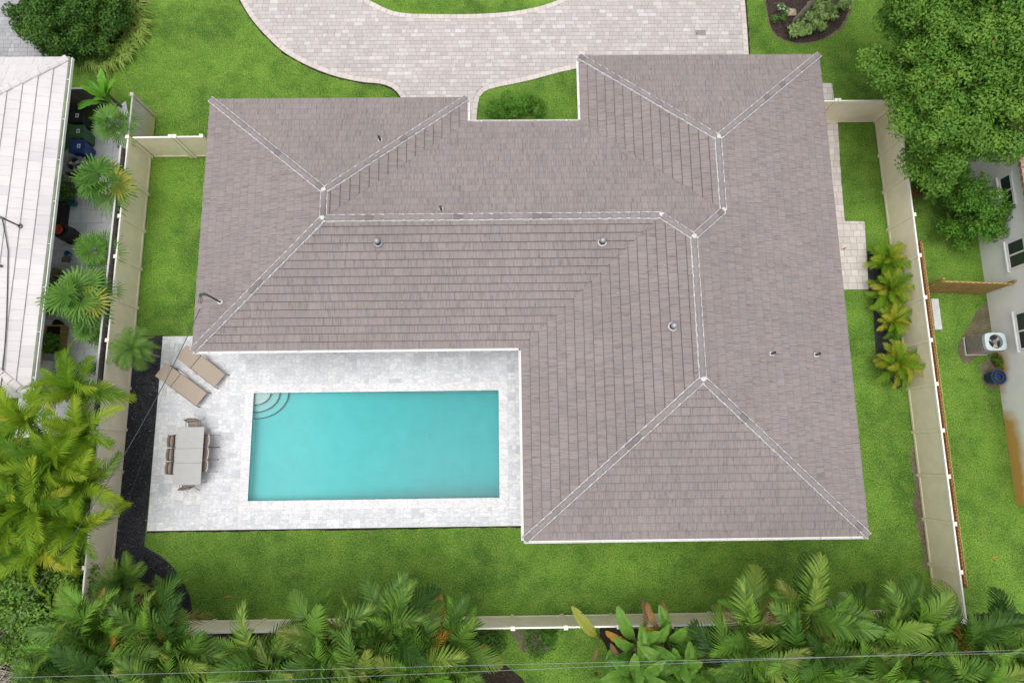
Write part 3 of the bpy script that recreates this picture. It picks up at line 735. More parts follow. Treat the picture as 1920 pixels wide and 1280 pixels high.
# walls, inset under the eaves
def inset(poly, d):
    P = ccw(poly); out = []
    for i in range(len(P)):
        a, bq, c = Vector(P[i-1]), Vector(P[i]), Vector(P[(i+1) % len(P)]); t1 = (bq-a).normalized(); t2 = (c-bq).normalized()
        out.append(tuple(bq + Vector((-t1.y, t1.x))*d + Vector((-t2.y, t2.x))*d))
    return out
ring_px = [tuple(RP[k][:2]) for k in 'ABCDEFGHIJ']; W = inset(ring_px, .62)
b = MB(); n_ = len(W)
for i in range(n_):
    p, q = W[i], W[(i+1) % n_]; b.face([(p[0],p[1],0),(q[0],q[1],0),(q[0],q[1],ZE-.19),(p[0],p[1],ZE-.19)])
child(b.build('wall', M['stucco']), house)
b = MB(); O_ = ccw(ring_px)
O_ = inset(ring_px, .03)
for i in range(n_):
    p, q = O_[i], O_[(i+1) % n_]; r, s = W[(i+1) % n_], W[i]; b.face([(p[0],p[1],ZE-.18),(q[0],q[1],ZE-.18),(r[0],r[1],ZE-.18),(s[0],s[1],ZE-.18)])
child(b.build('soffit', M['gutter']), house)
def opening(xa, xb, yw, z0, z1, name, ny):
    b = MB(); s = ny
    for (p, q, r, t) in ((xa,xb,z0,z0+.07),(xa,xb,z1-.07,z1),(xa,xa+.07,z0+.07,z1-.07),(xb-.07,xb,z0+.07,z1-.07),((xa+xb)/2-.03,(xa+xb)/2+.03,z0+.07,z1-.07)): b.box(p,q,min(yw,yw+s*.05),max(yw,yw+s*.05),r,t)
    o = child(b.build(name, M['gutter']), house); m = MB(); m.box(xa+.02,xb-.02,min(yw+s*.004,yw+s*.02),max(yw+s*.004,yw+s*.02),z0+.02,z1-.02); child(m.build('pane', M['glass_dark']), o)
opening(-8.5,-4.9,y5+.62,.05,2.3,'sliding_door',-1); opening(-3.6,-.6,y5+.62,.05,2.3,'sliding_door',-1); opening(4.0,6.6,y4+.62,.9,2.1,'window',-1); opening(8.0,10.6,y4+.62,.9,2.1,'window',-1); opening(-9.5,-7.5,y1-.62,.9,2.1,'window',1)
# roof vents
def roof_z(px, py, plane):
    """point on a roof plane: (origin xy, up-slope dir, rise)"""
    z = 4.2
    for _ in range(8):
        P = at(px, py, z); z = ZE + plane[1]*((P.x-plane[0][0])*plane[2][0] + (P.y-plane[0][1])*plane[2][1]) + .04
    return Vector((P.x, P.y, z))
PN = {'AB':((x1,y1),SL*ASP,(0,-1)),'CD':((x2,y2),SL*ASP,(0,-1)),'IJ':((x1,y5),SL*ASP,(0,1)),'HI':((x5,y4),SL,(1,0)),'FG':((x4,y4),SL,(-1,0)),'JA':((x1,y5),SL,(1,0))}
for (px, py, pl) in ((713,263,'AB'),(827,393,'CD'),(1447,663,'FG'),(1530,665,'FG')):
    P = roof_z(px, py, PN[pl]); b = MB(); b.box(P.x-.085,P.x+.085,P.y-.08,P.y+.08,P.z-.03,P.z+.025); v = child(b.build('vent_pipe', M['mortar']), house)
    b = MB(); b.tube([(P.x,P.y,P.z-.02),(P.x,P.y,P.z+.28)], .05, 12, False); b.lathe([(.0,.2),(.05,.2)], (P.x,P.y,P.z), 12); child(b.build('pipe', M['dark_metal']), v)
for (px, py, pl) in ((709,455,'IJ'),(1129,454,'IJ'),(1261,612,'HI')):
    P = roof_z(px, py, PN[pl]); b = MB(); b.lathe([(.17,-.03),(.17,.03),(.125,.05),(.12,.03)], P, 20); v = child(b.build('roof_vent', M['mortar'] if px > 800 else M['grey_metal']), house)
    b = MB(); b.tube([(P.x,P.y,P.z-.02),(P.x,P.y,P.z+.26)], .075, 14, False); child(b.build('pipe', M['dark_metal']), v)
    b = MB(); b.lathe([(.12,.22),(.13,.25),(.10,.31),(.05,.34),(0,.35)], P, 16); child(b.build('cowl', M['grey_metal'], smooth=True), v)
# service mast
P = roof_z(413, 566, PN['JA']); b = MB(); b.lathe([(.10,-.03),(.10,.02),(.05,.05)], P, 14); mast = child(b.build('service_mast', M['pale_metal']), house)
MT = P + Vector((0,0,1.15)); b = MB(); b.tube([P, MT], .035, 10); b.tube([MT, MT+Vector((-.08,0,.06)), MT+Vector((-.2,0,.02)), MT+Vector((-.24,0,-.06))], .05, 8); child(b.build('pipe', M['dark_metal']), mast)
for s_ in (0, 1, 2):
    b = MB(); c0 = MT+Vector((-.22,0,-.05)); pts = [c0 + Vector((-.10*math.sin(t*math.pi)*(1+.4*s_), -.3*t, -.35*math.sin(t*math.pi)+.05*s_)) for t in [i/10 for i in range(11)]]
    b.tube(pts, .010, 6); child(b.build('drip_loop', M['cable']), mast)

# ================================================================== FENCES
FH = 1.83
def vinyl_fence(label, pts, name='vinyl_fence', post_every=1.8, ends=(True, True), h=FH, mat=None, capm=None, gate=None, inner=1, positions=None):
    """straight run pts[0]->pts[1]; posts, and between them a panel of tongue-and-groove boards with two rails"""
    mat = mat or M['vinyl']; capm = capm or M['vinyl_white']
    p = Vector((*pts[0][:2], 0)); q = Vector((*pts[1][:2], 0)); d = q-p; L = d.length; d.normalize(); s = Vector((-d.y, d.x, 0)); u = Vector((0,0,1))
    root = empty(name, p); tag(root, label, 'fence')
    t = positions or [L*i/max(1, round(L/post_every)) for i in range(max(1, round(L/post_every))+1)]
    for i, a in enumerate(t):
        if (i == 0 and not ends[0]) or (i == len(t)-1 and not ends[1]): continue
        b = MB(); b.obox(p+d*a+u*(h/2+.03), d, s, u, .064, .064, h/2+.03); po = child(b.build('post', mat), root)
        b = MB(); b.obox(p+d*a+u*(h+.07), d, s, u, .078, .078, .014); b.obox(p+d*a+u*(h+.09), d, s, u, .05, .05, .008); child(b.build('post_cap', capm), po)
    for a, c in zip(t, t[1:]):
        m = (a+c)/2; hw = (c-a)/2-.066
        if hw < .05: continue
        b = MB(); nb = max(1, round(2*hw/.17)); bw = 2*hw/nb
        for k in range(nb):
            b.obox(p+d*(a+.066+bw*(k+.5))+u*(h/2+.02), d, s, u, bw/2-.007, .015, h/2-.09)
        b.obox(p+d*m+u*(h/2+.02), d, s, u, hw, .009, h/2-.09); child(b.build('panel', mat), root)
        for z, nm in ((h-.04, 'top_rail'), (.10, 'bottom_rail')):
            b = MB(); b.obox(p+d*m+u*z, d, s, u, hw, .03, .055); child(b.build(nm, capm if nm == 'top_rail' else mat), root)
    return root
XW = -15.742; XE = 17.107; YS = -6.30
def wl(y): return at(284, 295).x + (at(236, 900).x - at(284, 295).x) * (at(284,295).y - y)/(at(284,295).y - at(236,900).y)
nw = at(284, 295); yps = [0] + [nw.y - aty_ for aty_ in []]
wy_ = [at(284,295).y, 11.62, 9.90, 8.176, 6.45, 4.72, 2.99, 1.26, -.47, -2.2, -3.93, -5.66, -6.9]
swp = at(215, 1130)
vinyl_fence('long beige panel fence between the lava rock bed and the left neighbour', [(nw.x, wy_[0]), (XW-.1, -6.9)], positions=[wy_[0]-y for y in wy_])
vinyl_fence('short beige fence and gate joining the left front corner of the house', [(nw.x+.07, nw.y), (x1+.62, nw.y+.03)], positions=[.06, 1.72, 1.90, 3.02], ends=(False, True))
vinyl_fence('mossy grey fence panel standing on the front lawn past the gate', [(nw.x, nw.y+.07), (nw.x+.02, nw.y+1.95)], mat=M['wood_moss'], capm=M['wood_moss'], name='mossy_fence', ends=(False, True))
es = [at(1642, 229).y] + [13.15, 11.403, 9.66, 7.9, 6.13, 4.36, 2.593, .766, -1.007, -2.781, -4.548, -6.32]
vinyl_fence('long beige panel fence along the right side lawn', [(XE-.05, es[0]), (XE+.05, es[-1])], positions=[es[0]-y for y in es])
ne = at(1549, 228)
vinyl_fence('short beige fence closing the gap between roof and right tree', [(x4-.62, es[0]), (XE-.12, es[0])], positions=[0.02, 1.86, 1.98, XE-.12-x4+.62], ends=(True, False))
sx_ = [at(390,1158).x - 3.9 + 1.97*i for i in range(19)]
vinyl_fence('beige rear fence with palms crowding behind it', [(-15.6, YS), (XE-.1, YS)], positions=[0] + [x+15.6 for x in [.18-1.967*i for i in range(7, 0, -1)] + [.18+1.967*i for i in range(0, 9)]] + [XE-.1+15.6])
# neighbour's wooden fence behind the left one, a little taller
def board_fence(label, p, q, h, mats, bw, gap, name, top=None, both=False, th=.02, rails=(.3, .95, 1.6)):
    p = Vector((*p[:2], 0)); q = Vector((*q[:2], 0)); d = q-p; L = d.length; d.normalize(); s = Vector((-d.y, d.x, 0)); u = Vector((0,0,1))
    root = empty(name, p); tag(root, label, 'fence'); n = int(L/(bw+gap)); off = .035
    me = {}
    for sd in ((-1, 1) if both else (0,)):
        m = mats[0] if sd <= 0 else mats[-1]; b = MB(); b.obox((0,0,h/2), d, s, u, bw/2, th, h/2)
        me = b.data('slat', m)
        for i in range(n):
            x = (i+.5+(.5 if sd > 0 else 0))*(bw+gap)
            if x > L: continue
            o = inst(me, 'slat', root, d*x + s*sd*off + u*random.uniform(-.015, .01))
    for z in rails:
        if z < h: b = MB(); b.obox(p+d*L/2+u*z, d, s, u, L/2, .016 if both else .03, .04); 
        if z < h:
            if not both: b = MB(); b.obox(p+d*L/2+u*z+s*(th+.031), d, s, u, L/2, .03, .04)
            child(b.build('rail', mats[0]), root)
    k = max(1, round(L/2.4))
    for i in range(k+1):
        b = MB(); b.obox(p+d*(L*i/k)+u*(h/2)+s*(0 if both else th+.11), d, s, u, .045, .045 if not both else .012, h/2+.02); child(b.build('post', mats[0]), root)
    if top:
        b = MB(); b.obox(p+d*L/2+u*(h+.02), d, s, u, L/2, .035, .012); child(b.build('top_cap', top), root)
    return root
board_fence('weathered grey board fence rising just behind the left beige fence', (XW-.24, 1.2), (XW-.16, 12.9), 2.06, [M['wood_grey']], .14, .008, 'board_fence', M['concrete'])
board_fence('weathered brown gate fence beside the three wheeled bins', at(95,208), at(228,206), 1.75, [M['wood_grey']], .14, .006, 'gate_fence', M['vinyl_white'])
board_fence('orange stained shadowbox fence backing onto the right beige fence', (XE+.17, at(1690,478).y), (XE+.23, -5.1), 1.84, [M['wood_orange'], M['wood_orange'], M['wood_gold']], .10, .03, 'shadowbox_fence', None, True, rails=(.4, 1.55))
board_fence('golden pine slat fence reaching towards the white neighbour wall', at(1720,548), at(1846,552), 1.75, [M['wood_gold']], .12, .10, 'pine_slat_fence', None, False)

# ================================================================== POOLSIDE FURNITURE
def lounger(label, head, foot, wpx):
    """head / foot: middles of the ends on the ground"""
    h = at(*head, .38); f = at(*foot, .32); d = (f-h); d.z = 0; L = d.length; rz = math.atan2(d.y, d.x); W = wpx/2
    r = empty('sun_lounger', (h.x, h.y, .035), rz); tag(r, label, 'sun lounger', 'tan loungers on the marble deck')
    zf = .30; k = L*.34
    b = MB(); b.box(k+.01, L, -W, W, zf, zf+.018); b.build('seat_sling', M['sling'], r, bevel=.006)
    a = R(16); b = MB(); ux = Vector((math.cos(a), 0, -math.sin(a))); uz = Vector((math.sin(a), 0, math.cos(a)))
    lb = k/math.cos(a); b.obox(Vector((k, 0, zf+.03)) - ux*(lb/2), ux, (0,1,0), uz, lb/2-.004, W, .010); b.build('backrest', M['sling'], r, bevel=.005)
    b = MB()
    for s in (-1, 1): b.bar((.12, s*(W+.012), zf-.012), (L, s*(W+.012), zf-.012), .014)
    b.bar((L-.01, -W, zf-.012), (L-.01, W, zf-.012), .014); b.bar((k, -W, zf-.02), (k, W, zf-.02), .014); b.build('frame', M['dark_metal'], r)
    for x in (.35, L-.06):
        for s in (-1, 1):
            b = MB(); b.bar((x, s*(W+.012), zf-.02), (x+(.10 if x > 1 else -.04), s*(W+.03), 0), .014); b.build('leg', M['dark_metal'], r)
    for s in (-1, 1):
        b = MB(); b.tube([(k-.10, s*(W+.05), zf+.02), (k-.06, s*(W+.06), zf+.17), (k+.30, s*(W+.06), zf+.15), (k+.36, s*(W+.05), zf)], .016, 8); b.build('armrest', M['pale_metal'], r, smooth=True)
    return r
lounger('tan sun lounger tucked under the corner of the roof', (343.5,659.5), (413,713.5), .66)
lounger('tan sun lounger beside the black rock bed', (304.5,693.5), (378.5,748.5), .66)
# table
t0 = at(332,800,.74); t1 = at(382,800,.74); t2 = at(376.5,909,.74); t3 = at(323.5,909,.74); cy0 = (t0.y+t1.y)/2; cy1 = (t2.y+t3.y)/2; cx0 = (t0.x+t3.x)/2; cx1 = (t1.x+t2.x)/2
table = empty('dining_table', ((cx0+cx1)/2, (cy0+cy1)/2, .035)); tag(table, 'long grey patio dining table with an extension leaf', 'table')
seams = [cy0, at(355,840.5,.74).y, at(352,867.5,.74).y, cy1]
for a, c in zip(seams, seams[1:]):
    b = MB(); b.box(cx0, cx1, c+.004, a-.004, .70, .735); child(b.build('table_leaf', M['table'], bevel=.004), table)
b = MB(); b.box(cx0+.06, cx1-.06, cy1+.06, cy0-.06, .63, .70); child(b.build('apron', M['dark_metal']), table)
for x in (cx0+.09, cx1-.09):
    for y in (cy0-.09, cy1+.09): b = MB(); b.box(x-.035, x+.035, y-.035, y+.035, .035, .63); child(b.build('leg', M['table']), table)
def chair(label, x, y, rz):
    """faces local +x"""
    r = empty('patio_chair', (x, y, .035), rz); tag(r, label, 'chair', 'tan sling chairs round the patio table')
    b = MB(); b.box(-.23, .23, -.225, .225, .42, .436); b.build('seat', M['sling_dark'], r, bevel=.006)
    b = MB(); V = []
    for i in range(7):
        yy = -.225+.45*i/6; bow = .05*(1-((i-3)/3)**2)
        V.append((( -.24, yy, .46), (-.30-bow*.4, yy, .70), (-.33-bow, yy, .90)))
    for i in range(6):
        for k in range(2): b.face([V[i][k], V[i+1][k], V[i+1][k+1], V[i][k+1]])
    o = b.build('backrest', M['sling'], r, smooth=True, recalc=False); md = o.modifiers.new('thick', 'SOLIDIFY'); md.thickness = .02
    b = MB(); b.tube([V[i][2] for i in range(7)], .014, 6); b.build('top_rail', M['pale_metal'], r, smooth=True)
    for s in (-1, 1):
        b = MB(); b.tube([(.25, s*.25, 0), (.24, s*.25, .64), (-.27, s*.25, .62)], .013, 6); b.build('arm', M['dark_metal'], r)
        b = MB(); b.tube([(-.42, s*.25, 0), (-.24, s*.24, .44), (-.34, s*.225, .90)], .013, 6); b.build('leg', M['dark_metal'], r)
        b = MB(); b.bar((.24, s*.24, .41), (-.24, s*.24, .41), .012); b.build('seat_rail', M['dark_metal'], r)
for (py, nm) in ((827,'uppermost'),(852,'middle'),(877,'lowest')):
    c = at(318, py, .6); chair(f'tan sling chair, {nm} of the three on the left side of the table', cx0+.09, c.y, 0)
for (py, nm) in ((826,'uppermost'),(850,'middle'),(873,'lowest')):
    c = at(388, py, .6); chair(f'tan sling chair, {nm} of the three on the pool side of the table', cx1-.05, c.y, math.pi)
chair('tan sling chair at the upper head of the table, turned slightly', at(362,800,.6).x, cy0-.02, -math.pi/2+.12)
chair('tan sling chair at the lower end, almost hidden under the table', at(350,900,.6).x, cy1+.16, math.pi/2+.05)
# cover in the driveway
c = at(1313, 63); b = MB(); b.box(c.x-.24, c.x+.24, c.y-.13, c.y+.13, .0, .058); o = tag(b.build('utility_cover', M['joint']), 'small tan utility cover set into the driveway pavers', 'cover')
b = MB(); b.lathe([(0,.062),(.03,.062),(.03,.055)], (c.x-.18, c.y-.04, 0), 12); child(b.build('lift_hole', M['black']), o)

# ================================================================== LEFT NEIGHBOUR
NZ = 2.95; e0 = at(128, 108, NZ); e1 = at(52, 760, NZ); XN = (e0.x+at(90,480,NZ).x)/2; YN = e0.y
nh = empty('neighbour_house', (XN-4, 6, 0)); tag(nh, 'white tiled neighbour house at the left edge with a pale green gutter', 'house')
ns = .30; rise = ns
YB = at(52, 745, NZ).y; WD = 9.0
hip = Vector((XN-WD, YN-WD/ASP, 0))
b = MB(); zt = NZ + ns*WD
HW = (YN-YB)/2*ASP; zt = NZ+ns*HW; hx = XN-HW; ym_ = (YN+YB)/2; b.face([(XN,YN,NZ-.015),(hx,ym_,zt-.015),(XN,YB,NZ-.015)]); b.face([(XN,YN,NZ-.015),(XN-20,YN,NZ-.015),(XN-20,ym_,zt-.015),(hx,ym_,zt-.015)]); b.face([(XN,YB,NZ-.015),(hx,ym_,zt-.015),(XN-20,ym_,zt-.015),(XN-20,YB,NZ-.015)])
nroof = child(b.build('roof', M['gutter'], recalc=False), nh)
ZE0 = NZ; pcs = []
yl = YB
cut = 4.2
plane_tiles((XN, yl), Vector((0,1)), Vector((-1,0)), ns, [[(XN,yl),(XN,YN),(XN-cut,YN-cut/ASP),(XN-cut,yl+cut/ASP)]], .47, .40, pcs, seed=21)
plane_tiles((XN-6, YN), Vector((1,0)), Vector((0,-1)), ns*ASP, [[(XN,YN),(XN-cut,YN-cut/ASP),(XN-cut,YN)]], .42, .40, pcs, seed=22)
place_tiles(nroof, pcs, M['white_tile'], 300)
CAPW = cap_mesh(M['white_tile'], .42, .15)
cap_line((XN,YN,NZ), (XN-cut,YN-cut/ASP,NZ+ns*cut), nroof, CAPW, .40, .085, False); cap_line((XN,YB,NZ), (XN-cut,YB+cut/ASP,NZ+ns*cut), nroof, CAPW, .40, .085, False)
ZE0 = ZE
b = MB(); b.sweep([(.0,.0),(.0,-.12),(.10,-.12),(.10,-.02),(.085,-.02),(.085,-.09),(.012,-.09),(.012,.0)], (XN,YB,NZ), (XN,YN,NZ), (1,0,0)); g_ = child(b.build('gutter', M['gutter_aqua']), nh)
b = MB(); b.sweep([(.10,-.02),(.10,-.12),(.125,-.12),(.125,.012),(.098,.012)], (XN,YB,NZ), (XN,YN,NZ), (1,0,0)); child(b.build('gutter_lip', M['gutter']), nh)
b = MB(); b.sweep([(.0,.0),(.0,-.14),(-.03,-.14),(-.03,.0)], (XN,YN,NZ), (XN-9,YN,NZ), (0,1,0)); b.sweep([(.03,.01),(.03,-.14),(.0,-.14),(.0,.01)], (XN,YN,NZ), (XN-9,YN,NZ), (0,1,0)); child(b.build('fascia', M['gutter']), nh)
for y in np.arange(YN-1, yl, -1.75):
    b = MB(); b.box(XN-.01, XN+.12, y-.02, y+.02, NZ-.005, NZ+.016); child(b.build('hanger', M['gutter_blue']), nh)
b = MB(); b.box(XN-14, XN-2.7, YB+.9, YN-.9, 0, NZ-.14); child(b.build('wall', M['stucco']), nh)
b = MB(); b.face([(XN-2.7,YB,NZ-.13),(XN,YB,NZ-.13),(XN,YN,NZ-.13),(XN-2.7,YN-.9,NZ-.13)]); child(b.build('soffit', M['gutter'], recalc=False), nh)
def nz_at(px, py):
    z = 3.5
    for _ in range(8): P = at(px, py, z); z = NZ + ns*(XN-P.x) + .03
    return Vector((P.x, P.y, z))
P = nz_at(37, 424); b = MB(); b.lathe([(.10,-.03),(.10,.02),(.05,.04)], P, 12); b.tube([P, P+Vector((0,0,.8))], .035, 8); q = P+Vector((0,0,.8)); b.tube([q, q+Vector((-.15,.05,.05)), q+Vector((-.3,.0,-.05))], .05, 8); child(b.build('service_mast', M['dark_metal']), nh)
P2_ = nz_at(3, 499); b = MB(); b.tube([P2_, P2_+Vector((0,0,.3))], .05, 10); child(b.build('vent_pipe', M['dark_metal']), nh)
pts = [nz_at(x, y)+Vector((0,0,.05)) for x, y in ((6,412),(12,440),(17,470),(16,530),(14,600),(9,680),(2,740))]; b = MB(); b.tube(pts, .018, 6); tag(b.build('roof_cable', M['cable']), 'black cable lying down the white tiled roof', 'cable')
# paved side yard
yard = [(XN-2.6, YN-3.4), tuple(at(236,190)[:2]), (XW-.5, 12.9), (XW-.5, 1.0), (XN-2.6, 1.0)]
yp = sheet('side_yard', yard, .006, M['joint']); lay(yp, 'stone_slab', rows(yard, .62, (.9, .9, .6), .012), 0, .03, M['yard_stone'], 300)

def bin_(label, px, py, mat, mark=True):
    c = at(px, py, 1.05); r = empty('wheeled_bin', (c.x, c.y, .03)); tag(r, label, 'bin', 'wheeled bins under the neighbour eave')
    b = MB(); V = []; 
    for z, sx, sy in ((.06,.22,.23),(.95,.29,.29)): V += [(-sx,-sy,z),(sx,-sy,z),(sx,sy,z),(-sx,sy,z)]
    b.mesh(V, [(3,2,1,0),(4,5,6,7),(0,1,5,4),(1,2,6,5),(2,3,7,6),(3,0,4,7)]); b.build('body', mat, r, bevel=.02)
    b = MB(); b.box(-.33,.33,-.305,.305,.955,1.01); b.box(-.26,.26,-.25,.25,1.01,1.03); ld = b.build('lid', mat, r, bevel=.015)
    b = MB(); b.box(.02,.16,-.09,.09,1.032,1.036); b.build('sticker', M['paper'], ld)
    b = MB(); b.box(.055,.12,-.05,.03,1.037,1.039); b.box(.21,.225,-.06,.06,1.032,1.036); b.build('mark', M['black'] if mark else M['paper'], ld)
    b = MB(); b.bar((-.36,-.22,.96),(-.36,.22,.96),.015); b.build('handle', mat, r)
    for s in (-1, 1): b = MB(); b.tube([(-.24,s*.19,.1),(-.24,s*.25,.1)], .1, 14); b.build('wheel', M['rubber'], r)
bin_('black wheeled bin nearest the gate fence', 141, 217, M['bin_black'])
bin_('green wheeled bin between the black and the blue bin', 143, 246, M['bin_green'])
bin_('blue wheeled bin next to the air conditioner', 144, 274, M['bin_blue'])
def ac_unit(label, px, py, h, cab, side, wx_, wy_, blade):
    c = at(px, py, h); r = empty('air_conditioner', (c.x, c.y, 0)); tag(r, label, 'air conditioner')
    b = MB(); b.box(-wx_-.02, wx_+.02, -wy_-.02, wy_+.02, .0, .07); b.build('pad', M['concrete'], r)
    b = MB(); b.box(-wx_+.012, wx_-.012, -wy_+.012, wy_-.012, .07, h-.16); b.build('coil', M['dark_metal'], r)
    for i in range(12):
        z = .16+(h-.40)*i/11
        b = MB(); b.box(-wx_, wx_, -wy_, wy_, z, z+(h-.4)/11*.55); b.build('louvre', side, r)
    b = MB(); N = 24; rr = min(wx_, wy_)*.80; o_ = []; i_ = []
    for k in range(N):
        a = 2*math.pi*k/N+.13; m = max(abs(math.cos(a))/wx_, abs(math.sin(a))/wy_)**-1
        m = 1/((abs(math.cos(a))/wx_)**5+(abs(math.sin(a))/wy_)**5)**.2
        o_.append((m*math.cos(a), m*math.sin(a))); i_.append((rr*math.cos(a), rr*math.sin(a)))
    V = [(x,y,h-.16) for x,y in o_]+[(x,y,h) for x,y in o_]+[(x,y,h+.01) for x,y in i_]+[(x,y,h-.15) for x,y in i_]
    b.mesh(V, [(k+j*N, (k+1)%N+j*N, (k+1)%N+(j+1)*N, k+(j+1)*N) for j in range(3) for k in range(N)]); b.build('top_shroud', cab, r, smooth=False)
    b = MB(); b.lathe([(0,h-.14),(rr,h-.14)], (0,0,0), 20); b.build('well', M['black'], r)
    b = MB(); b.lathe([(0,h-.03),(.09,h-.03),(.09,h-.13)], (0,0,0), 14); f = b.build('fan', M['grey_metal'], r)
    for k in range(3):
        a0 = 2*math.pi*k/3+.5; b = MB(); b.face([(.08*math.cos(a0),.08*math.sin(a0),h-.10),(rr*.9*math.cos(a0-.28),rr*.9*math.sin(a0-.28),h-.12),(rr*.93*math.cos(a0+.38),rr*.93*math.sin(a0+.38),h-.05),(.08*math.cos(a0+.8),.08*math.sin(a0+.8),h-.05)]); b.build('blade', blade, f, recalc=False)
    for k in range(1, 5):
        b = MB(); R_ = rr*k/4.6; b.tube([(R_*math.cos(t), R_*math.sin(t), h+.012) for t in [i*2*math.pi/24 for i in range(25)]], .004, 4, False); b.build('guard_ring', M['dark_metal'], r)
    return r
ac_unit('grey air conditioner with a round fan beside the blue bin', 137, 307, .85, M['grey_metal'], M['dark_metal'], .43, .36, M['pale_metal'])
# tyres, planter and other odds and ends in the yard
tb_ = at(140, 446)
for i, z in enumerate((.03, .25, .47, .69)):
    b = MB(); pr = [(.17+.0,.03),(.30,.0),(.335,.05),(.335,.17),(.30,.215),(.17,.19),(.20,.11)]; b.lathe(pr+[pr[0]], (0,0,0), 24)
    o = b.build('tyre', M['rubber'], None, bevel=0); o.location = (tb_.x+random.uniform(-.02,.02), tb_.y+random.uniform(-.02,.02), z); tag(o, ['black tyre at the bottom of the stack by the white house','black tyre second from the bottom of the stack','black tyre second from the top of the stack','black tyre on top of the stack, under the red planter'][i], 'tyre', 'tyres stacked in the side yard')
b = MB(); b.lathe([(0,.02),(.15,.02),(.16,.0),(.20,.24),(.185,.24),(.15,.06),(0,.06)], (0,0,0), 20); o = b.build('red_planter', M['red'], smooth=True); o.location = (tb_.x-.02, tb_.y, .905); tag(o, 'red plastic planter standing on the stacked tyres', 'planter')
def pot(label, px, py, r, h, mat, name='plant_pot'):
    c = at(px, py, h*.5); b = MB(); b.lathe([(0,.01),(r*.7,.01),(r*.75,.03),(r,h),(r*1.08,h),(r*1.08,h+.03),(r*.9,h+.03),(r*.86,h-.05),(0,h-.05)], (0,0,0), 18)
    o = b.build(name, mat); o.location = (c.x, c.y, .025); return tag(o, label, 'pot'), Vector((c.x, c.y, h))
c = at(112,400); b = MB(); b.box(-.45,.45,-.62,.62,.0,.05); o = b.build('door_mat', M['black'], bevel=.01); o.location = (c.x,c.y,.03); tag(o, 'black ribbed mat on the paving above the tyres', 'mat')
for i in range(9): b = MB(); b.box(-.42,.42,-.58+i*.14,-.52+i*.14,.05,.06); b.build('rib', M['rubber'], o)
c = at(127,510,.35); b = MB(); b.lathe([(.0,.02),(.30,.02),(.36,.40),(.42,.62),(.39,.64),(.33,.42),(0,.38)], (0,0,0), 20); o = b.build('stone_basin', M['concrete'], smooth=True); o.location = (c.x,c.y,.03); o.scale = (1.15,.8,1); tag(o, 'pale oval basin beside the pink flowers', 'basin')
c = at(124,487,.5); ch = empty('garden_chair', (c.x,c.y,.03), .5); tag(ch, 'thin metal garden chair among the odds and ends in the side yard', 'chair')
b = MB(); b.lathe([(0,.44),(.21,.44),(.21,.46),(0,.46)], (0,0,0), 16); b.build('seat', M['wood_grey'], ch)
b = MB(); b.tube([(-.2,-.18,.45),(-.28,-.14,.85),(-.28,.14,.85),(-.2,.18,.45)], .012, 6); b.build('backrest', M['pale_metal'], ch)
for x in (-.16,.16):
    for y in (-.16,.16): b = MB(); b.bar((x,y,.45),(x*1.25,y*1.25,0),.01); b.build('leg', M['pale_metal'], ch)
c = at(125,475,.3); b = MB(); b.lathe([(0,0),(.10,0),(.13,.26),(.12,.26),(.09,.02)], (0,0,0), 14); o = b.build('blue_bucket', plain('blue_bucket_plastic', (.03,.20,.38), .5)); o.location = (c.x,c.y,.03); tag(o, 'small blue bucket above the garden chair', 'bucket')
c = at(113,645); pl = empty('timber_planter', (c.x-.05,c.y,.03)); tag(pl, 'long timber planter box under the eave', 'planter')
for (x0,x1_,y0,y1_) in ((.30,.36,-.75,.75),(-.36,-.30,-.75,.75),(-.30,.30,-.75,-.69),(-.30,.30,.69,.75)): b = MB(); b.box(x0,x1_,y0,y1_,0,.42); b.build('plank', M['wood_gold'], pl)
b = MB(); b.box(-.3,.3,-.69,.69,.02,.36); b.build('potting_soil', M['soil'], pl)
c = at(106,673); b = MB(); b.lathe([(0,.0),(.27,.0),(.30,.08),(.27,.13),(.12,.15),(0,.15)], (0,0,0), 20); o = b.build('fire_bowl', M['dark_metal']); o.location = (c.x,c.y,.03); tag(o, 'round dark bowl lying on the paving beside the grill', 'bowl')
c = at(88,692,.9); gr = empty('gas_grill', (c.x,c.y,.03)); tag(gr, 'silver gas grill with a row of black knobs under the white eave', 'grill')
b = MB(); b.box(-.28,.28,-.35,.35,.1,.80); b.build('cabinet', M['grey_metal'], gr, bevel=.01)
b = MB(); b.tube([(-.02,-.33,.82),(-.02,.33,.82)], .24, 14); b.build('hood', M['pale_metal'], gr, smooth=True)
b = MB(); b.box(.28,.40,-.36,.36,.72,.84); pn = b.build('control_panel', M['gutter'], gr, bevel=.01)
for k in range(5): b = MB(); b.lathe([(0,.875),(.028,.875),(.032,.84)], (.34,-.26+.13*k,0), 10); b.build('knob', M['black'], pn)
for s in (-1, 1): b = MB(); b.box(-.24,.24,s*.36 if s>0 else -.66,s*.36+.30 if s>0 else -.36,.76,.79); b.build('side_shelf', M['grey_metal'], gr)

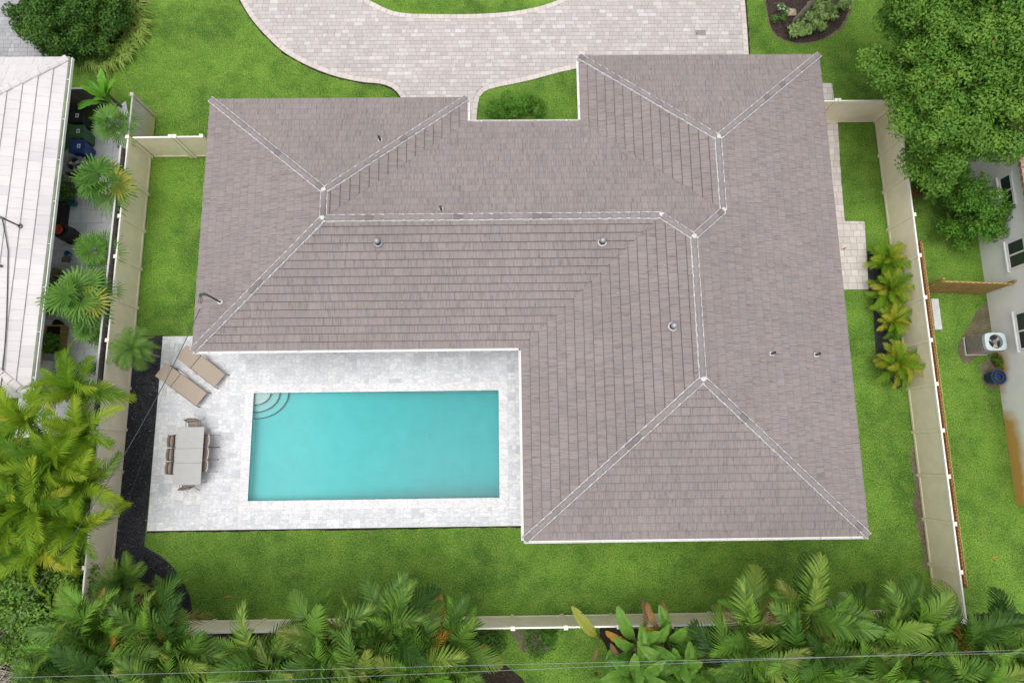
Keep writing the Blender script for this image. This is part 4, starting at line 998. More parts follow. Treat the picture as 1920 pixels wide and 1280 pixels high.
# ================================================================== RIGHT NEIGHBOUR
WXa = at(1850,560).x; WXb = at(1906,945).x; XR = (WXa+WXb)/2; YR0 = at(1906,946).y; YR1 = at(1800,60).y
rh = empty('white_neighbour_house', (XR+3, 6, 0)); tag(rh, 'white stucco neighbour house at the right edge with a clay tile roof', 'house')
n = NT('stained_white_stucco'); p = n.pos(); sxyz = n.n('ShaderNodeSeparateXYZ'); n.l(p, sxyz.inputs[0])
base = n.mix(n.ramp(n.noise(p, 1.6, 5), (.3, 0.), (.7, 1.)), (.80,.785,.77), (.86,.845,.83))
zc = sxyz.outputs[2]; yc = sxyz.outputs[1]
blob = n.noise(p, .42, 3, .5, None, (1, 1, .25)); edge = n.math('MULTIPLY', n.noise(p, 1.2, 4), .9)
hgt = n.math('SUBTRACT', 1.0, n.math('MULTIPLY', zc, .85)); f = n.math('MULTIPLY', hgt, n.ramp(n.math('ADD', n.math('MULTIPLY', yc, -.055), n.math('MULTIPLY', blob, .9)), (.24, .0), (.46, 1.)))
f = n.ramp(n.math('MULTIPLY', f, n.math('ADD', edge, .55)), (.22, 0.), (.6, .95))
base = n.mix(f, base, (.56, .30, .055)); M['stained'] = n.done(base, .9, n.bump(n.noise(p, 20, 3), .004), .2)
b = MB(); b.box(XR, XR+12, YR0, YR1, 0, 3.0); child(b.build('wall', M['stained']), rh)
def wall_window(px0, py0, px1, py1, name='window'):
    a = atx(px0, py0, XR); c = atx(px1, py1, XR); ya, yb = max(a.y, c.y), min(a.y, c.y); za, zb = min(a.z, c.z), max(a.z, c.z)
    b = MB(); t = .10; ym = (ya+yb)/2
    for (p, q, r, s) in ((yb-t,ya+t,za-t,za),(yb-t,ya+t,zb,zb+t),(yb-t,yb,za,zb),(ya,ya+t,za,zb),(ym-.03,ym+.03,za,zb)): b.box(XR-.05, XR-.003, p, q, r, s)
    o = child(b.build(name, M['gutter']), rh)
    for (p, q) in ((yb, ym-.03), (ym+.03, ya)): m = MB(); m.box(XR-.02, XR-.004, p+.004, q-.004, za+.004, zb-.004); child(m.build('pane', M['glass_dark']), o)
    m = MB(); m.box(XR-.10, XR-.003, yb-t-.05, ya+t+.05, za-t-.06, za-t-.002); child(m.build('sill', M['gutter']), o)
wall_window(1876, 337, 1902, 380); wall_window(1890, 458, 1926, 492); wall_window(1906, 590, 1940, 648)
rz0 = 3.05; xe_ = XR-.22; YRS = at(1906,946).y - .4
b = MB(); b.face([(xe_,YRS,rz0),(xe_+7,YRS,rz0+2.1),(xe_+7,YR1+.4,rz0+2.1),(xe_,YR1+.4,rz0)]); b.face([(xe_,YRS,rz0-.06),(xe_,YR1+.4,rz0-.06),(xe_+7,YR1+.4,rz0+2.04),(xe_+7,YRS,rz0+2.04)])
rr_ = child(b.build('roof', M['red_clay'], recalc=False), rh)
for i in range(int((YR1-YRS)/.30)):
    y = YRS+.15+i*.30; b = MB(); b.tube([(xe_-.04,y,rz0+.03),(xe_+1.6,y,rz0+.51)], [.13,.11], 8); child(b.build('barrel_tile', M['red_clay']), rr_)
ac_unit('pale blue and taupe air conditioner against the white neighbour wall', 1867, 640, 1.25, M['ac_blue'], M['ac_tan'], .44, .37, M['fan_blade'])
_, pt = pot('blue barrel full of coiled black hose by the stained wall', 1862, 708, .30, .55, M['blue_pot'], 'blue_barrel'); c = pt
hz_ = empty('coiled_hose', (c.x, c.y, .5)); tag(hz_, 'black hose coiled inside the blue barrel', 'hose'); b = MB()
b.tube([(( .22-.02*(i/40))*math.cos(i*.42)+random.uniform(-.02,.02), (.22-.02*(i/40))*math.sin(i*.42)+random.uniform(-.02,.02), .0+i*.0016+random.uniform(0,.02)) for i in range(80)], .02, 6); b.build('hose', M['dark_metal'], hz_)
c = at(1752,590); b = MB(); b.box(c.x-.16,c.x+.16,c.y-.68,c.y+.68,.004,.16); tag(b.build('concrete_slab', M['concrete'], bevel=.01), 'pale concrete slab lying beside the orange shadowbox fence', 'slab')
c = at(1892,690,.2); b = MB(); b.box(c.x-.14,c.x+.14,c.y-.22,c.y+.22,.004,.45); tag(b.build('utility_box', M['grey_metal'], bevel=.015), 'small grey box against the white wall below the air conditioner', 'box')

# ================================================================== WIRES
def wire(label, a, c, sag, r, mat):
    a = Vector(a); c = Vector(c); b = MB(); b.tube([a.lerp(c, t) - Vector((0,0,4*sag*t*(1-t))) for t in [i/30 for i in range(31)]], r, 5, False)
    return tag(b.build('overhead_wire', mat), label, 'wire', 'overhead wires')
wire('dark service cable from the roof mast across the bed to the lower left corner', MT+Vector((-.24,-.5,-.1)), at(-60,1275,6.3), .9, .013, M['cable'])
wire('pale wire running beside the service cable over the lower left bushes', at(330,640,4.0), at(80,1330,6.4), .6, .003, M['cable'])
wire('upper of the two grey wires crossing the rear palms', at(-60,1272,7.2), at(1980,1222,7.2), .1, .005, M['cable_grey'])
wire('lower of the two grey wires crossing the rear palms', at(-60,1300,6.9), at(1980,1215,6.9), .1, .005, M['cable_grey'])

# ================================================================== PLANTS
def frond_mesh(name, mat, L=2.0, n=34, ll=.5, e0=60, e1=-25, vee=25, w=.032, droop=.5, sweep=38, seed=0, twist=None, sparse=0, tip=.55, bend=None):
    rr = random.Random(seed*13+5); b = MB(); pts = []; p = Vector((0,0,0)); S = 16
    bend = rr.uniform(-55, 55) if bend is None else bend; twist = bend*1.1+rr.uniform(-25, 25) if twist is None else twist
    for i in range(S+1):
        t = i/S; a = R(e0 + (e1-e0)*(t**1.2)); yw = R(bend)*t**1.4; pts.append(p.copy()); p = p + Vector((math.cos(a)*math.cos(yw), math.cos(a)*math.sin(yw), math.sin(a)))*(L/S)
    def cur(t):
        x = min(t*S, S-1e-4); i = int(x); return pts[i].lerp(pts[i+1], x-i), (pts[i+1]-pts[i]).normalized()
    b.tube(pts, [.022*(1-.8*i/S)+.004 for i in range(S+1)], 4, False)
    for i in range(n):
        t = .10 + .89*i/(n-1)
        for s in (-1, 1):
            if rr.random() < sparse: continue
            c, d = cur(min(.999, t+rr.uniform(-.006,.006))); sv = Vector((0,0,1)).cross(d)
            if sv.length < .05: sv = Vector((0,1,0))
            sv.normalize(); up = d.cross(sv); tw = R(twist)*t; q = Matrix.Rotation(tw, 3, d); sv = q @ sv; up = q @ up
            prof = math.sin(math.pi*(.14+.80*t))**.75; le = ll*prof*rr.uniform(.9, 1.08)*(1 if t < .9 else tip+.3)
            sw = R(sweep + 26*t + rr.uniform(-4, 4)); v = R(vee + rr.uniform(-6, 6))
            dr = (sv*s*math.cos(v) + up*math.sin(v))*math.cos(sw) + d*math.sin(sw); dr.normalize()
            wd = d*(w*rr.uniform(.9, 1.1)); g0 = Vector((0,0,-1))
            m1 = c + dr*le*.45; m2 = c + dr*le*.78 + g0*(droop*le*.16); tp = c + dr*le*.97 + g0*(droop*le*.48)
            k = len(b.v); b.v += [tuple(c-wd*.4), tuple(c+wd*.4), tuple(m1+wd*.5), tuple(m1-wd*.5), tuple(m2+wd*.32), tuple(m2-wd*.32), tuple(tp)]
            for f in ((k,k+1,k+2,k+3),(k+3,k+2,k+4,k+5),(k+5,k+4,k+6)): b.f.append(f); b.uv[len(b.f)-1] = [(t, .5)]*len(f)
    return b.data(name, mat)
def fan_mesh(name, mat, pet=.55, r=.62, n=30, seed=0, e0=45):
    rr = random.Random(seed); b = MB(); a = R(e0); c = Vector((math.cos(a)*pet, 0, math.sin(a)*pet)); b.tube([(0,0,0), c*.5+Vector((0,0,.03)), c], [.012,.010,.008], 4, False)
    d = Vector((math.cos(a-.5), 0, math.sin(a-.5))); s = Vector((0,1,0)); up = d.cross(s)
    if up.z < 0: up = -up
    for i in range(n):
        t = R(-135+270*i/(n-1)) + rr.uniform(-.03,.03); dr = (d*math.cos(t) + s*math.sin(t) + up*.16).normalized(); le = r*(.78+.22*math.cos(t*.7))*rr.uniform(.92,1.06)
        q = up.cross(dr).normalized()*.032; m1 = c+dr*le*.55; m2 = c+dr*le*.85-Vector((0,0,.05)); tp = c+dr*le-Vector((0,0,.17*rr.uniform(.6,1.5)))
        k = len(b.v); b.v += [tuple(c), tuple(m1+q), tuple(m1-q), tuple(m2+q*.6), tuple(m2-q*.6), tuple(tp)]; b.f += [(k,k+1,k+2),(k+1,k+3,k+4,k+2),(k+3,k+5,k+4)]
    return b.data(name, mat)
def paddle_mesh(name, mat, L=1.5, W=.36, pet=.6, e0=70, e1=10, seed=0, tear=.25):
    rr = random.Random(seed); b = MB(); p = Vector((0,0,0)); pts = []; S = 18; tot = L+pet
    for i in range(S+1):
        t = i/S; a = R(e0+(e1-e0)*t**1.3); pts.append(p.copy()); p = p+Vector((math.cos(a),0,math.sin(a)))*(tot/S)
    b.tube(pts, [.026*(1-.75*i/S)+.004 for i in range(S+1)], 5, False)
    i0 = int(S*pet/tot)
    for s in (-1, 1):
        prev = None
        for i in range(i0, S+1):
            t = (i-i0)/(S-i0); wd = W*.5*max(.02, math.sin(math.pi*min(1, .06+.92*t)))**.6; d = (pts[min(i+1,S)]-pts[max(i-1,0)]).normalized(); up = Vector((-d.z,0,d.x)); up = up if up.z > 0 else -up
            dz = rr.uniform(-.03,.03); e1_ = pts[i]+Vector((0,s*wd*.55,0))+up*(wd*.25); e2 = pts[i]+Vector((0,s*wd,0))+up*(wd*.22+dz)
            cur = [pts[i]+up*.012, e1_, e2]
            if prev:
                g_ = rr.uniform(.1,.5)*(pts[i]-pts[i-1]).length if rr.random() < tear else 0
                dd = (pts[i]-pts[i-1]).normalized()*g_
                b.face([prev[0],cur[0],cur[1],prev[1]]); b.face([prev[1],cur[1],cur[2]-dd,prev[2]])
            prev = cur
    return b.data(name, mat, True)
FR = {
 'coco': [frond_mesh('frond', M['coco'], 2.3, 32, .70, e0, e1, v, .078, .9, 34, i) for i, (e0, e1, v) in enumerate([(78,15,22),(62,-20,18),(48,-45,12),(30,-60,5),(70,-5,28)])],
 'coco_light': [frond_mesh('frond', M['coco_light'], 2.0, 28, .58, e0, e1, 30, .056, .5, 40, 20+i) for i, (e0, e1) in enumerate([(80,20),(66,-10)])],
 'dead': [frond_mesh('frond', M['frond_dead'], 1.8, 26, .48, e0, -85, -15, .038, 1.3, 34, 30+i, sparse=.15) for i, e0 in enumerate([10,30])],
 'orange': [frond_mesh('frond', M['frond_orange'], 1.7, 26, .45, e0, e1, 10, .048, 1.0, 36, 36+i) for i, (e0, e1) in enumerate([(50,-35),(25,-50)])],
 'pale': [frond_mesh('frond', M['frond_pale'], 1.6, 24, .5, 30, -50, 5, .034, 1.2, 34, 39, sparse=.1)],
 'areca': [frond_mesh('frond', M['areca'], 1.95, 30, .58, e0, e1, v, .062, .7, 36, 40+i) for i, (e0, e1, v) in enumerate([(80,5,30),(66,-25,26),(52,-40,22),(38,-50,18),(72,-12,34)])],
 'areca_gold': [frond_mesh('frond', M['areca_gold'], 1.8, 28, .54, e0, e1, 22, .058, .8, 36, 50+i) for i, (e0, e1) in enumerate([(62,-25),(40,-45)])],
 'small': [frond_mesh('frond', M['areca'], 1.0, 20, .36, e0, e1, 24, .042, .6, 38, 60+i) for i, (e0, e1) in enumerate([(76,5),(58,-20),(38,-35)])],
 'small_gold': [frond_mesh('frond', M['areca_gold'], .95, 20, .34, e0, e1, 24, .042, .6, 38, 70+i) for i, (e0, e1) in enumerate([(70,0),(45,-30)])],
 'bright': [frond_mesh('frond', M['leaf_bright'], .95, 34, .20, e0, e1, 18, .026, .4, 42, 80+i) for i, (e0, e1) in enumerate([(70,10),(48,-10),(28,-20)])],
 'fine': [frond_mesh('frond', M['fine_leaf'], 1.05, 70, .34, e0, e1, 10, .010, 1.4, 30, 90+i) for i, (e0, e1) in enumerate([(70,-10),(45,-40),(25,-55)])],
 'deep': [frond_mesh('frond', M['coco'], 1.2, 24, .40, e0, e1, 24, .040, .6, 36, 95+i) for i, (e0, e1) in enumerate([(74,0),(54,-25),(34,-40)])],
 'fan': [fan_mesh('fan_leaf', M['fan'], .5, .74, 21, 100+i, e0) for i, e0 in enumerate([75,50,25,0])],
 'fan_gold': [fan_mesh('fan_leaf', M['fan_gold'], .55, .68, 20, 110+i, e0) for i, e0 in enumerate([15,-10])],
 'paddle': [paddle_mesh('leaf_blade', M['paddle'], 1.15, .40, .7, e0, e1, 120+i, .3) for i, (e0, e1) in enumerate([(85,45),(75,5),(60,-25),(80,20)])],
 'paddle_bright': [paddle_mesh('leaf_blade', M['paddle_bright'], 1.1, .36, .6, e0, e1, 130+i, .05) for i, (e0, e1) in enumerate([(85,50),(72,15),(60,-10)])],
 'paddle_yellow': [paddle_mesh('leaf_blade', M['paddle_yellow'], 1.5, .42, .8, 70, -20, 140, .6)],
 'paddle_dead': [paddle_mesh('leaf_blade', M['frond_dead'], 1.0, .22, .6, 40, -75, 145, .7), paddle_mesh('leaf_blade', M['frond_orange'], .9, .3, .6, 60, -50, 146, .6)],
}
def plant(name, label, cat, px, py, zc, kinds, n, scl=1.0, trunk=None, group=None, tr=.07, lean=(0,0), seed=0, maxx=None, maxy=None):
    """crown centre seen at (px,py) at height zc; kinds = [(leaf kind, weight)]"""
    rr = random.Random(seed*7+int(px)*3+int(py)); c = at(px, py, zc); bx = c.x if maxx is None else min(c.x, maxx-rr.uniform(0,.3)); by = c.y if maxy is None else min(c.y, maxy-rr.uniform(0,.4))
    r = empty(name, (c.x, c.y, 0), rr.uniform(0, 6.28)); tag(r, label, cat, group); lean = (lean[0]+bx-c.x, lean[1]+by-c.y)
    inv = -r.rotation_euler.z
    if trunk is not None:
        b = MB(); k = 7; base = Vector((lean[0], lean[1], -.05)); base.rotate(Matrix.Rotation(inv, 3, 'Z'))
        pts = [base.lerp(Vector((0,0,zc)), (i/k)**1.6) + Vector((0,0,zc*(i/k-(i/k)**1.6))) + Vector((rr.uniform(-.02,.02), rr.uniform(-.02,.02), 0)) for i in range(k+1)]
        b.tube(pts, [tr*(1.25-.5*i/k)*(1.06 if i % 2 else .97) for i in range(k+1)], 9); b.build('trunk', trunk, r, smooth=True)
    names = [k for k, w in kinds]; ws = [w for k, w in kinds]; ga = 2.39996
    for i in range(n):
        kd = rr.choices(names, ws)[0]; V = FR[kd]; t = i/max(1, n-1)
        j = min(len(V)-1, int(t*len(V)+rr.uniform(-.35,.35))) if len(V) > 1 else 0; j = max(0, j)
        m = V[j]; a = i*ga + rr.uniform(-.25,.25); s = scl*rr.uniform(.82,1.12)
        o = inst(m, m.name.split('.')[0], r, (rr.uniform(-.05,.05)*scl, rr.uniform(-.05,.05)*scl, zc+rr.uniform(-.08,.04)*scl - .12*t*scl), (rr.uniform(-.35,.35), rr.uniform(-.12,.12), a), s)
    return r
CO = [('coco',6),('coco_light',2.0),('orange',.7),('dead',.5),('pale',.4)]
# rear palms
rear = [
 # left group
 (205,1150,4.3,15,.95,'grey green palm at the upper end of the lower left palm group'), (170,1228,4.6,14,.95,'grey green palm above the brush pile in the lower left corner'),
 (292,1158,4.4,14,.9,'palm with orange tipped fronds over the end of the black rock bed'), (345,1215,4.8,15,1.0,'palm arching over the left end of the rear fence'),
 (235,1245,5.0,15,1.0,'large palm low in the lower left palm group'), (410,1268,4.8,13,.95,'palm cut by the bottom edge right of the lower left group'), (120,1300,4.8,12,.9,'palm cut by the bottom edge near the brush pile'),
 (320,1295,5.0,12,1.0,'palm cut by the bottom edge between two other palms in the lower left group'),
 # middle group
 (505,1225,4.7,14,.95,'leftmost palm of the middle rear group'), (612,1178,4.9,15,.95,'palm with a bright orange frond leaning over the rear fence'), (730,1160,5.0,15,.95,'palm reaching highest over the rear lawn below the pool'),
 (590,1262,5.0,14,.95,'palm near the bottom edge under the orange fronded one'), (690,1250,5.1,14,.95,'palm with dry brown fronds in the heart of the middle rear group'), (790,1235,5.1,14,.95,'palm with a fresh bright frond in the middle rear group'),
 (845,1180,4.6,14,.9,'rightmost palm of the middle rear group over the fence'), (480,1295,4.8,11,.95,'palm cut by the bottom edge under the leftmost middle palm'), (850,1285,4.6,11,.9,'palm cut by the bottom edge beside the grass patch'),
 # right group
 (1400,1165,4.7,15,.95,'leftmost palm of the right rear group over the fence'), (1505,1135,5.0,15,.95,'palm with reddish dead fronds reaching over the lawn below the roof'), (1400,1245,5.0,14,.95,'palm low on the left of the right rear group beside the bananas'),
 (1500,1225,5.2,15,1.0,'palm in the centre left of the right rear group'), (1610,1165,4.9,15,.95,'palm with orange tips in the top row of the right rear group'), (1590,1265,5.2,14,1.0,'palm cut by the bottom edge in the right rear group centre'),
 (1690,1155,4.8,14,.95,'palm standing in front of the lower end of the right fence'), (1690,1240,5.2,14,1.0,'large palm low in the right rear group'), (1790,1185,5.0,15,.95,'palm growing past the corner of the right fence'),
 (1785,1272,5.2,13,1.0,'palm with yellow fronds at the bottom edge of the right group'), (1880,1215,4.8,14,.95,'rightmost palm of the right rear group'), (1890,1290,4.8,12,.95,'palm in the bottom right corner'), (1470,1300,5.0,12,.95,'palm cut by the bottom edge left of centre in the right group')]
for i, (px, py, z, n_, s, lb) in enumerate(rear): plant('palm_tree', lb, 'palm tree', px, py+(24 if py < 1190 else 8), z*.8, CO, n_+5, s*1.12, M['trunk'], 'palms behind the rear fence', .08, (random.uniform(-.15,.15), 0), i, None, YS-.45)
AR = [('areca',7),('areca_gold',.6)]
areca = [(150,735,3.3,13,1.0,'areca palm reaching highest beside the gas grill'), (60,790,3.4,13,1.0,'areca palm below the corner of the white roof'), (165,815,3.4,13,1.0,'areca palm with a glowing yellow frond against the left fence'),
 (110,865,3.7,14,1.05,'areca palm in the middle of the left areca clump'), (20,880,3.6,13,1.05,'areca palm at the left edge halfway down the clump'), (165,905,3.3,13,.95,'areca palm with golden fronds touching the left fence'),
 (75,945,3.7,14,1.05,'areca palm low in the left areca clump'), (155,985,3.2,13,.95,'areca palm lowest along the left fence'), (10,975,3.5,12,1.05,'areca palm low at the left edge of the picture'), (85,1020,3.2,12,.95,'areca palm hanging over the round leaved bush')]
for i, (px, py, z, n_, s, lb) in enumerate(areca): plant('areca_palm', lb, 'palm tree', px, py, z*.78, AR, n_+2, s, M['stem'], 'areca palms beside the left fence', .05, (0, random.uniform(-.2,.2)), i, XW-.7)
FA = [('fan',6),('fan_gold',.9)]
for i, (px, py, z, n_, s, lb) in enumerate([(212,235,1.9,15,.85,'fan palm beside the wheeled bins'), (195,345,2.2,20,1.05,'large fan palm leaning over the fence below the air conditioner'), (182,470,1.9,17,.85,'fan palm level with the garden chair'),
        (150,560,2.4,22,1.1,'largest fan palm with yellowing leaves beside the pink flowers'), (190,545,1.7,12,.75,'small yellowing fan palm between the largest one and the fence'), (172,610,1.6,10,.75,'low fan palm with golden tips above the feathery plant')]):
    plant('fan_palm', lb, 'palm tree', px, py, z, FA, int(n_*.95), s*1.05, M['trunk'], 'fan palms in the side yard', .06, (0,0), i, XW-.55)
for i, (px, py, z, n_, s, lb) in enumerate([(1664,492,.55,16,.95,'golden green palm at the top of the side bed by the patio path'), (1664,545,.55,16,.95,'second golden green palm down the side bed'), (1672,603,.5,14,.85,'third palm down the side bed with brown tips'), (1680,680,.6,22,1.0,'most golden palm at the lower end of the side bed')]):
    plant('golden_palm', lb, 'palm tree', px, py, z, [('small',6 if i < 3 else 4),('small_gold',2 if i < 3 else 4)], n_+9, s*1.12, M['stem'], 'golden palms by the right fence', .035, (0,0), i)
pass
plant('feathery_palm', 'fine leaved feathery palm leaning over the left fence by the black bed', 'palm tree', 250, 655, 2.0, [('fine',1)], 34, .95, M['trunk'], None, .04)
plant('pygmy_palm', 'dark green palm in the corner of the black rock bed', 'palm tree', 232, 1088, 1.3, [('deep',5),('small',2)], 20, 1.0, M['trunk'], None, .05)
plant('young_palm', 'small dark palm at the edge of the curved black bed', 'palm tree', 318, 1098, .7, [('deep',1)], 11, .7, M['stem'], None, .03)
plant('fern_palm', 'ferny palm under the big tree beside the right fence', 'palm tree', 1752, 352, .9, [('bright',2),('deep',2)], 16, .95, M['stem'], None, .03)
plant('fern', 'light fern with long fronds left of the round shrub at the white house', 'plant', 1785, 425, .4, [('bright',1)], 9, .75, M['stem'], None, .02)
plant('traveller_plant', 'bright paddle leaved plant beside the gate fence', 'plant', 205, 195, 1.3, [('paddle_bright',1)], 11, .85, M['stem'], None, .05)
BA = [('paddle',6),('paddle_dead',1.2)]
for i, (px, py, z, n_, s, lb) in enumerate([(1195,1205,1.8,11,.95,'banana plant closest to the rear fence'), (1250,1200,2.0,12,.95,'banana plant right behind the rear fence next to the palms'), (1190,1265,2.2,12,1.0,'banana plant low beside the grass patch'), (1270,1258,2.3,12,1.05,'banana plant at the bottom edge between grass and palms'), (1325,1240,2.1,10,.95,'banana plant touching the right palm group'), (1130,1295,1.8,8,.95,'banana plant cut by the bottom edge on the grass')]):
    plant('banana_plant', lb, 'plant', px, py, z, BA, n_+3, s*1.15, M['stem'], 'banana plants behind the rear fence', .06, (0,0), i)
by = at(1128, 1206, 1.6); r = empty('young_banana', (by.x, by.y, 0)); tag(r, 'single yellowing banana leaf leaning over the rear fence', 'plant')
b = MB(); b.tube([(0,0,0),(.02,0,1.2)], [.06,.03], 8); b.build('stem', M['stem'], r); inst(FR['paddle_yellow'][0], 'leaf_blade', r, (0,0,1.1), (0,.1,R(128)), 1.0); inst(FR['paddle_dead'][0], 'leaf_blade', r, (0,0,1.0), (0,0,R(250)), .6)

# ---- leafy shrubs and trees
def leaf_cloud(name, clumps, per, size, mat, up=.35, asp=.5, spread=.55, fill=.35, seed=0):
    g = np.random.default_rng(seed); P = []; Nn = []
    for c, r in clumps:
        n = max(8, int(per*r[0]*r[0])); d = g.normal(size=(n,3)); d /= np.linalg.norm(d, axis=1)[:,None]; d[:,2] = np.where(d[:,2] < -.35, -d[:,2], d[:,2])
        rad = np.where(g.random(n) < fill, g.uniform(.35,.85,n), g.uniform(.82,1.08,n)); P.append(np.array(c) + d*rad[:,None]*np.array(r)); Nn.append(d)
    P = np.concatenate(P); D = np.concatenate(Nn); n = len(P)
    keep = P[:,2] > .02; P = P[keep]; D = D[keep]; n = len(P)
    nr = D + np.array([0,0,up]) + g.normal(size=(n,3))*spread; nr /= np.linalg.norm(nr, axis=1)[:,None]
    t = np.cross(nr, g.normal(size=(n,3))); t /= np.linalg.norm(t, axis=1)[:,None]; s = np.cross(nr, t); L = g.uniform(.7,1.25,n)[:,None]*size
    V = np.stack([P-t*L*.5, P+s*L*asp*.5+nr*L*.08, P+t*L*.5-nr*L*.06, P-s*L*asp*.5+nr*L*.08], 1).reshape(-1,3)
    Q = np.arange(n*4).reshape(n,4); return np_mesh(name, V, Q, mat)
def scatter_clumps(c, rad, n, r0, r1, seed, zmin=-.2, flat=.75, core=0):
    g = random.Random(seed); out = []
    for i in range(core):
        a = g.uniform(0, 6.28); k = g.uniform(0, .8)**.5; r = r1*1.15; out.append(((c[0]+math.cos(a)*rad[0]*k, c[1]+math.sin(a)*rad[1]*k, c[2]-rad[2]*g.uniform(.25,.7)), (r, r, r*.6)))
    for i in range(n):
        while True:
            d = Vector((g.gauss(0,1), g.gauss(0,1), g.gauss(0,1))).normalized()
            if d.z > zmin: break
        k = g.uniform(.62, .98); r = g.uniform(r0, r1); out.append(((c[0]+d.x*rad[0]*k, c[1]+d.y*rad[1]*k, c[2]+d.z*rad[2]*k), (r, r, r*flat)))
    return out
def shrub(name, label, cat, blobs, mat, size, per, trunk_h=.5, n_cl=(.25,.45), trunk=True, group=None, seed=0, tr=.06, dens=9, asp=.5, extra=None, zmin=-.2, core=.6):
    """blobs: (px,py,z,rx,ry,rz) ellipsoids in metres about points seen at (px,py) at height z"""
    cs = []; cen = []
    for i, (px, py, z, rx, ry, rz_) in enumerate(blobs):
        c = at(px, py, z); cen.append((c, rx, rz_)); cs += scatter_clumps(c, (rx, ry, rz_), max(3, int(dens*rx*ry)), n_cl[0], n_cl[1], seed*31+i, zmin, .75, int(core*dens*rx*ry*.6))
    mx_ = sum(c[0].x for c in cen)/len(cen); my_ = sum(c[0].y for c in cen)/len(cen); root = empty(name, (mx_, my_, 0)); tag(root, label, cat, group)
    o = bpy.data.objects.new('crown', leaf_cloud('crown', cs, per, size, mat, seed=seed, asp=asp)); COL.objects.link(o); child(o, root)
    if extra:
        o = bpy.data.objects.new(extra[0], leaf_cloud(extra[0], random.Random(seed).sample(cs, max(1, int(len(cs)*extra[2]))), per*extra[3], size, extra[1], seed=seed+5, asp=asp, fill=.05)); COL.objects.link(o); child(o, root)
    if trunk:
        b = MB(); b.tube([(mx_,my_,-.05),(mx_+.03,my_,trunk_h*.6),(mx_,my_+.04,trunk_h)], [tr*1.3,tr,tr*.8], 8); child(b.build('trunk', M['bark_trunk'], smooth=True), root)
        g = random.Random(seed); b = MB()
        for c, rad in g.sample(cs, min(len(cs), 16)):
            p0 = Vector((mx_,my_,trunk_h*.9)); p1 = Vector(c); m_ = p0.lerp(p1, .5)+Vector((g.uniform(-.15,.15),g.uniform(-.15,.15),.15)); b.tube([p0,m_,p1], [tr*.55,tr*.38,tr*.16], 5, False)
        child(b.build('limb', M['bark_trunk'], smooth=True), root)
    return root
shrub('shade_tree', 'big leafy tree filling the upper right corner beyond the fence', 'tree', [(1758,95,4.6,2.3,2.5,1.5),(1850,60,5.2,2.4,2.6,1.5),(1800,200,4.6,2.2,2.1,1.4),(1900,170,5.0,1.8,2.0,1.3),(1745,290,3.7,1.0,1.1,1.0),(1790,270,4.0,1.5,1.1,1.2),(1722,150,4.2,1.0,1.4,1.1),(1860,-30,5.2,2.6,1.6,1.4),(1730,0,4.8,1.9,1.7,1.3),(1890,90,5.6,1.6,1.8,1.2),(1850,240,4.4,1.2,1.2,1.0)],
      M['leaf_tree'], .145, 1700, 3.0, (.38,.66), True, None, 3, .17, 4.2, .5, ('young_leaves', M['leaf_rust'], .10, .02), .05, 1.2)
shrub('large_shrub', 'dense dark round shrub on the lawn above the white roof', 'shrub', [(130,45,1.2,1.7,1.5,1.2),(80,30,1.1,1.2,1.3,1.1),(180,42,1.0,1.2,1.1,1.0),(130,-25,1.3,2.2,1.2,1.2),(208,5,1.1,.9,1.2,1.0),(120,78,.8,1.0,.8,.8),(165,78,.8,.8,.6,.8),(85,62,.9,.8,.8,.8)], M['leaf_dark'], .13, 1300, .7, (.28,.46), True, None, 5, .08, 13)
shrub('round_shrub', 'dense bright green shrub growing against the white neighbour house', 'shrub', [(1815,400,1.3,1.1,1.3,1.2),(1840,425,1.1,1.0,.9,1.0),(1800,350,1.4,1.1,1.0,1.2),(1855,400,1.5,.7,.9,1.0)], M['leaf_bright'], .12, 1000, .6, (.22,.4), True, None, 7, .07, 16)
shrub('fence_bush', 'round leaved green bush in the lower left outside the fence', 'shrub', [(60,1100,1.4,1.8,1.5,1.1),(120,1130,1.3,1.2,1.3,1.0),(20,1170,1.4,1.6,1.4,1.1),(90,1190,1.3,1.5,1.1,1.0),(145,1075,1.1,.9,1.0,.9),(10,1050,1.4,1.2,1.2,1.0)], M['leaf_mid'], .15, 620, .7, (.28,.48), True, None, 9, .07, 12, .6)
shrub('round_bush', 'low rounded feathery bush in the front notch between two roof wings', 'shrub', [(965,196,.35,1.15,.55,.35),(940,200,.3,.6,.5,.3),(995,203,.3,.7,.45,.3)], M['leaf_bright'], .24, 1500, .2, (.2,.34), True, None, 40, .03, 16, .14)
def lowbush(name, label, cat, px, py, r, h, mat, size, per=900, seed=0, extra=None, asp=.5): 
    return shrub(name, label, cat, [(px, py, h*.5, r, r*.9, h*.5)], mat, size, per, h*.4, (r*.35, r*.5), True, None, seed, .025, 14/r/r if r < .8 else 12, asp, extra)
for i, (px, py, r) in enumerate([(1545,20,.55),(1530,35,.5),(1512,50,.5),(1497,60,.42),(1560,8,.45)]):
    pass
shrub('lime_shrub', 'low lime green variegated shrub sweeping across the island bed', 'shrub', [(1492,60,.3,.38,.28,.25),(1512,50,.35,.5,.35,.3),(1532,38,.38,.5,.4,.32),(1553,24,.38,.5,.4,.32),(1562,14,.36,.4,.3,.3)], M['leaf_lime'], .2, 1100, .2, (.16,.24), True, None, 15, .03, 34, .36)
shrub('lime_shrub', 'lime green shrub at the top edge between the two palm trunks', 'shrub', [(1537,5,.4,.45,.35,.35),(1547,-8,.4,.5,.4,.35)], M['leaf_lime'], .2, 1100, .2, (.16,.24), True, None, 16, .03, 34, .36)
